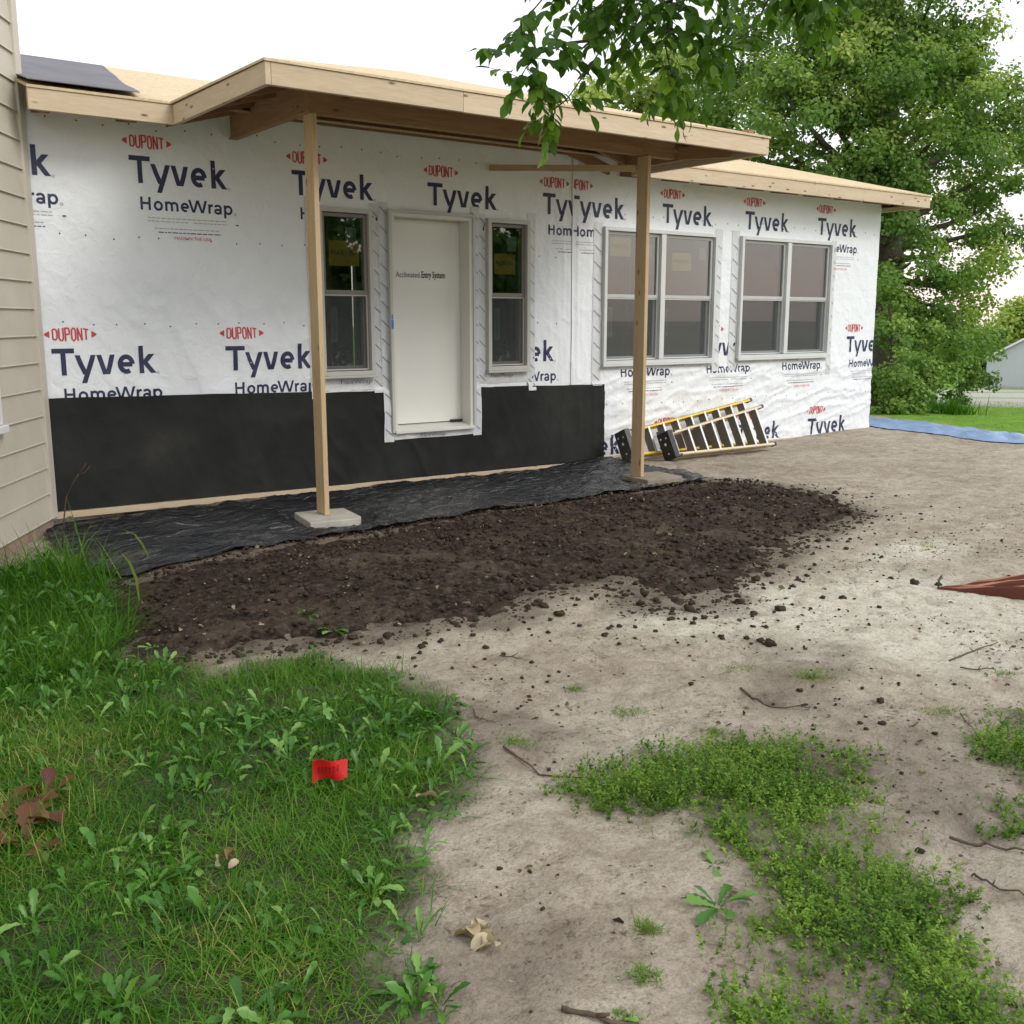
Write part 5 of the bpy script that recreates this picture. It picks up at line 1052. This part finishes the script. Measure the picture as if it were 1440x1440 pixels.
# shrubs along the foot of the maple
for i, (lab, q_, lst, bx3, tc_, mt) in enumerate((('tall leafy shrub close against the end corner of the addition', 16.6, [(1250, 420, 26, 0), (1248, 470, 34, .2), (1262, 520, 40, 0), (1240, 540, 34, .5), (1265, 570, 34, -.2), (1245, 582, 22, -.3), (1285, 545, 28, 0)], 1255, 0.5, M_SHRUB),
        ('rounded green shrub standing right of the tall leafy shrub', 18.0, [(1300, 490, 34, 0), (1290, 530, 34, -.3), (1320, 540, 28, 0), (1340, 500, 30, .4), (1310, 575, 22, -.4), (1285, 575, 24, -.4)], 1305, 0.45, M_SHRUB), ('dark shrub with trailing lower branches beside the lawn', 22.0, [(1345, 470, 34, 0), (1365, 505, 26, 0), (1355, 535, 22, 0), (1385, 530, 14, 0), (1340, 560, 14, 0)], 1352, 0.3, M_SHRUB))):
    b_ = PD(bx3, 596 if i < 2 else 572, q_); cl_ = [(PD(u_, v_, q_ + dq), r_ * q_ / 1465) for u_, v_, r_, dq in lst]; zb = float(terrain(b_[0], b_[1]))
    tree('leafy_shrub', lab, (b_[0], b_[1], zb - 0.03), cl_[0][0], cl_, 0.05, mt, 60, 110, 0.08, 90 + i, tc_, 'shrubs at the foot of the maple', cat='shrub', spread=0.2)
pp = np.array(G(1335, 584)) + rng.normal(0, 0.16, (700, 2)); o = grass_obj('rough_grass', pp, 0.15, 0.40, 0.008, np.clip(0.3 + 0.1 * rng.standard_normal(700), 0, 1), M_GRASS, seed=95, el=(1.0, 1.5), bend=(.1, .8)); tag(o, 'dark rough grass clump at the lawn edge under the shrubs', 'grass clump')
# far trees
for i, (lab, q_, lst, tc_) in enumerate((('far pale green tree behind the grey house at right', 100, [(1425, 450, 26, 0), (1445, 445, 30, 2), (1410, 475, 24, -2), (1470, 460, 34, 0), (1440, 490, 26, 0)], 0.6), ('far darker tree left of the grey house', 92, [(1385, 480, 22, 0), (1370, 500, 22, 0), (1395, 505, 20, 0), (1350, 495, 20, 0)], 0.3),
                                       ('far tree seen between shrubs beyond the gravel', 105, [(1330, 480, 26, 0), (1300, 490, 26, 0), (1345, 470, 22, 0), (1270, 490, 26, 0)], 0.35))):
    cl_ = [(PD(u_, v_, q_ + dq), r_ * q_ / 1465) for u_, v_, r_, dq in lst]; b_ = PD(lst[0][0], 540, q_)
    tree('far_tree', lab, (b_[0], b_[1], float(terrain(b_[0], b_[1]))), cl_[0][0], cl_, 0.3, M_YTREE if i == 0 else M_MAPLE, 4, 90, 0.45, 100 + i, tc_, 'trees in the far distance', spread=0.9)
# grey house in the distance
QH = 78.0; gb = PD(1385, 545, QH); gz = float(terrain(gb[0], gb[1])); GH = empty('far_house', (gb[0], gb[1], gz)); tag(GH, 'grey gabled house far off at the right edge', 'house')
AH = R(38); HX = Vector(FW) * math.cos(AH) + Vector(RT) * math.sin(AH); HR = Vector(RT) * math.cos(AH) - Vector(FW) * math.sin(AH)
def fh(r, f_, z): return Vector((gb[0], gb[1], 0)) + HR * r + HX * f_ + Vector((0, 0, z))
zt = 1.5 - (503 - 450) / 1465 * QH; zrg = 1.5 - (470 - 450) / 1465 * QH; hwid_ = 3.1
mb = MB(); mb.prism([fh(0, 0, gz - 0.3), fh(2 * hwid_, 0, gz - 0.3), fh(2 * hwid_, 0, zt), fh(hwid_, 0, zrg), fh(0, 0, zt)], HX * 9); mb.build('wall', M_GSIDE, GH)
for a, b in ((0, 1), (1, 0)):
    mb = MB(); sgn = -1 if a == 0 else 1; x0 = -0.25 if a == 0 else 2 * hwid_ + 0.25; mb.prism([fh(x0, -0.2, zt - 0.13), fh(hwid_, -0.2, zrg + 0.02), fh(hwid_, -0.2, zrg + 0.18), fh(x0, -0.2, zt + 0.03)], HX * 9.4); mb.build('roof', M_GROOF, GH)
    mb = MB(); mb.prism([fh(x0, -0.25, zt - 0.16), fh(hwid_, -0.25, zrg - 0.01), fh(hwid_, -0.25, zrg + 0.15), fh(x0, -0.25, zt + 0.0)], HX * 0.04); mb.build('rake_trim', M_WTRIM, GH)
mb = MB(); mb.prism([fh(hwid_ - 0.12, -0.03, zrg - 0.75), fh(hwid_ + 0.12, -0.03, zrg - 0.75), fh(hwid_ + 0.12, -0.03, zrg - 0.35), fh(hwid_ - 0.12, -0.03, zrg - 0.35)], HX * 0.02); mb.build('gable_vent', M_WTRIM, GH)
mb = MB(); mb.prism([fh(0.1, -0.06, gz - 0.3), fh(2 * hwid_, -0.06, gz - 0.3), fh(2 * hwid_, -0.06, gz + 0.3), fh(0.1, -0.06, gz + 0.3)], HX * 0.05); mb.build('foundation', M_CONC, GH)

for i, (lab, bx4, by4, lst) in enumerate((('broad dark tree across the yard, mirrored in the narrow windows', 16.0, -18.5, [(0, 0, 3.2, 3.0), (-2.5, .5, 3, 2.4), (2.6, -.5, 3.2, 2.5), (.5, 0, 5.8, 2.6), (-3.5, 0, 2.2, 1.8), (3.6, 0, 2, 1.9), (-1, .5, 1.6, 1.8), (1.4, .6, 1.6, 1.8)]),)):
    zb = float(terrain(bx4, by4)); cl_ = [((bx4 + a, by4 + b, zb + c), d) for a, b, c, d in lst]
    tree('yard_tree', lab, (bx4, by4, zb), (bx4, by4, zb + 4), cl_, 0.2, M_MAPLE, 9, 150, 0.24, 120 + i, 0.2, 'trees across the yard', spread=0.6)

# ------------------------------------------------------------------ ash tree beside the camera, one limb hanging into view
tx, ty = 4.0, -9.6; AT = empty('ash_tree', (tx, ty, 0)); tag(AT, 'ash tree branch with drooping compound leaves hanging in from above', 'tree')
mb = MB(); mb.tube([(tx, ty, -0.1), (tx + .03, ty, 0.6), (tx - .02, ty + .03, 1.8), (tx - .1, ty + .1, 3.2), (tx - .1, ty + .2, 5.5)], [.30, .24, .21, .18, .12], 12); mb.build('trunk', M_BARK, AT, smooth_=True)
TW = [  # twigs as (u, v, metres ahead)
 [(980, -330, 3.6), (905, -120, 3.9), (885, 0, 4.0), (855, 55, 4.0), (825, 100, 4.0), (797, 140, 4.0), (777, 155, 4.0)],
 [(905, -120, 3.9), (820, -60, 4.1), (770, -10, 4.2), (745, 20, 4.2)],
 [(855, 55, 4.0), (800, 60, 4.0), (760, 75, 3.95), (740, 95, 3.95)],
 [(980, -330, 3.6), (960, -120, 3.9), (945, 0, 4.1), (935, 60, 4.1), (942, 95, 4.1), (948, 120, 4.1)],
 [(945, 0, 4.1), (900, 20, 4.2), (880, 60, 4.2)], [(935, 40, 4.1), (985, 50, 4.1), (1000, 75, 4.1)],
 [(980, -330, 3.6), (1110, -90, 3.9), (1080, 0, 4.3), (1060, 40, 4.3), (1025, 64, 4.3)],
 [(980, -330, 3.6), (1120, -110, 3.8), (1140, -30, 3.9), (1143, -10, 3.9), (1148, 12, 3.9)],
 [(960, -120, 3.9), (1000, -40, 4.1), (1030, 0, 4.1)], [(905, -120, 3.9), (850, -40, 4.2), (820, 10, 4.2)], [(905, -120, 3.9), (880, -30, 4.3), (850, 10, 4.3)]]
mb = MB(); base_l = [(tx - .1, ty + .1, 3.1), (tx - .5, ty + .9, 3.7)]; hub = PD(980, -330, 3.6); mb.tube(base_l + [tuple(hub * .5 + np.array(base_l[1]) * .5 + np.array([0, 0, .15])), tuple(hub)], [.11, .075, .05, .03], 8)
TWP = []
for tw in TW:
    P3 = [PD(*t_) for t_ in tw]; n_ = len(P3); thick = 0.022 if tw[0][1] == -330 else 0.008
    mb.tube(P3, [max(0.0028, thick * (1 - 0.8 * min(1, i / 2.2)) - 0.0006 * i) for i in range(n_)], 6); TWP.append(P3)
mb.build('limb', M_BARK, AT, smooth_=True)
r_ = np.random.default_rng(77); LP = []; LD = []; LL = []; LT = []; rach = MB()
def compound(base, dr, nlf=7, ln=0.15, tc_=0.4):
    dr = unit(np.asarray(dr, float)); pts = [base]; d = dr.copy()
    for i in range(4): d = unit(d + np.array([0, 0, -0.12])); pts.append(pts[-1] + d * ln / 4)
    rach.tube(pts, [.0016, .0013, .0012, .001, .0008], 4); sd = unit(np.cross(d, [0, 0, 1.0]) + 1e-4)
    for i in range(nlf):
        if i == nlf - 1: b, dd_ = pts[-1], d
        else: b = pts[1 + i // 2] ; dd_ = unit(d * 0.55 + sd * (1 if i % 2 else -1) * 0.9 + np.array([0, 0, -0.28]) + 0.25 * r_.standard_normal(3))
        LP.append(b); LD.append(dd_); LL.append(r_.uniform(0.045, 0.074)); LT.append(tc_ + r_.normal(0, 0.16))
for P3, tw in zip(TWP, TW):
    for j in range(len(P3) - 1):
        if tw[j + 1][1] < -95 : continue
        sl_ = np.linalg.norm(P3[j + 1] - P3[j]); n_ = max(2, int(sl_ / (0.085 if tw is not TW[6] else 0.3)))
        if tw is TW[0] and j == 4: n_ = 1
        for i in range(n_):
            t = (i + r_.random()) / n_; b = P3[j] + (P3[j + 1] - P3[j]) * t
            compound(b, r_.standard_normal(3) * np.array([1, 1, .35]) + np.array([0, 0, -0.25]), int(r_.choice([5, 7, 7])), r_.uniform(0.09, 0.14), 0.36)
    for i in range(4 if tw is not TW[6] else 2): compound(P3[-1], r_.standard_normal(3) * np.array([.7, .7, .3]) + np.array([0, 0, -0.8]), 7, r_.uniform(0.11, 0.17), 0.55)
for i in range(6): compound(PD(950, 100, 4.1) + 0.06 * r_.standard_normal(3), r_.standard_normal(3) * .5 + np.array([0, 0, -.6]), 7, .14, .65)
for i in range(5): compound(PD(768, 134, 4.0) + 0.05 * r_.standard_normal(3), r_.standard_normal(3) * .5 + np.array([0, 0, -.6]), 7, .13, .65)
for i in range(8): compound(PD(740, 66, 3.95) + 0.07 * r_.standard_normal(3), r_.standard_normal(3) * np.array([1, 1, .4]), 7, .13, .3)
for i in range(22): compound(PD(r_.uniform(890, 990), r_.uniform(-30, 65), 4.1 + r_.normal(0, .12)), r_.standard_normal(3) * np.array([1, 1, .4]) + np.array([0, 0, -.4]), 7, .14, .34)
for i in range(16): compound(PD(r_.uniform(780, 900), r_.uniform(-50, 15), 4.15 + r_.normal(0, .12)), r_.standard_normal(3) * np.array([1, 1, .4]) + np.array([0, 0, -.3]), 7, .14, .32)
for i in range(13): compound(PD(r_.uniform(1110, 1175), r_.uniform(-50, 5), 3.9 + r_.normal(0, .1)), r_.standard_normal(3) * np.array([1, 1, .4]) + np.array([0, 0, -.5]), 7, .13, .34)
for i in range(420):                     # rest of the limb's foliage, unseen above the picture, added to shade the foreground
    compound(PD(r_.uniform(650, 1500), r_.uniform(-900, -130), r_.uniform(3.4, 4.8)), r_.standard_normal(3) * np.array([1, 1, .4]), 7, .15, .35)
LP = np.array(LP); LD = np.array(LD); LL = np.array(LL); U = np.tile([0, 0, 1.0], (len(LP), 1)) + 0.35 * r_.standard_normal((len(LP), 3))
V, F, nf_ = leaf_strips(LP, LD, U, LL, LL * 0.27, [0.12, 0.75, 1.0, 0.68, 0.03], r_.uniform(0.1, 0.9, len(LP)), 0.28)
o = obj('foliage', np_mesh('foliage', V, [F], M_ASH, np.repeat(np.clip(LT, 0, 1), nf_), smooth_=True), AT); o['kind'] = 'stuff'
rach.build('leaf_stalks', M_SMALL, AT)['kind'] = 'stuff'
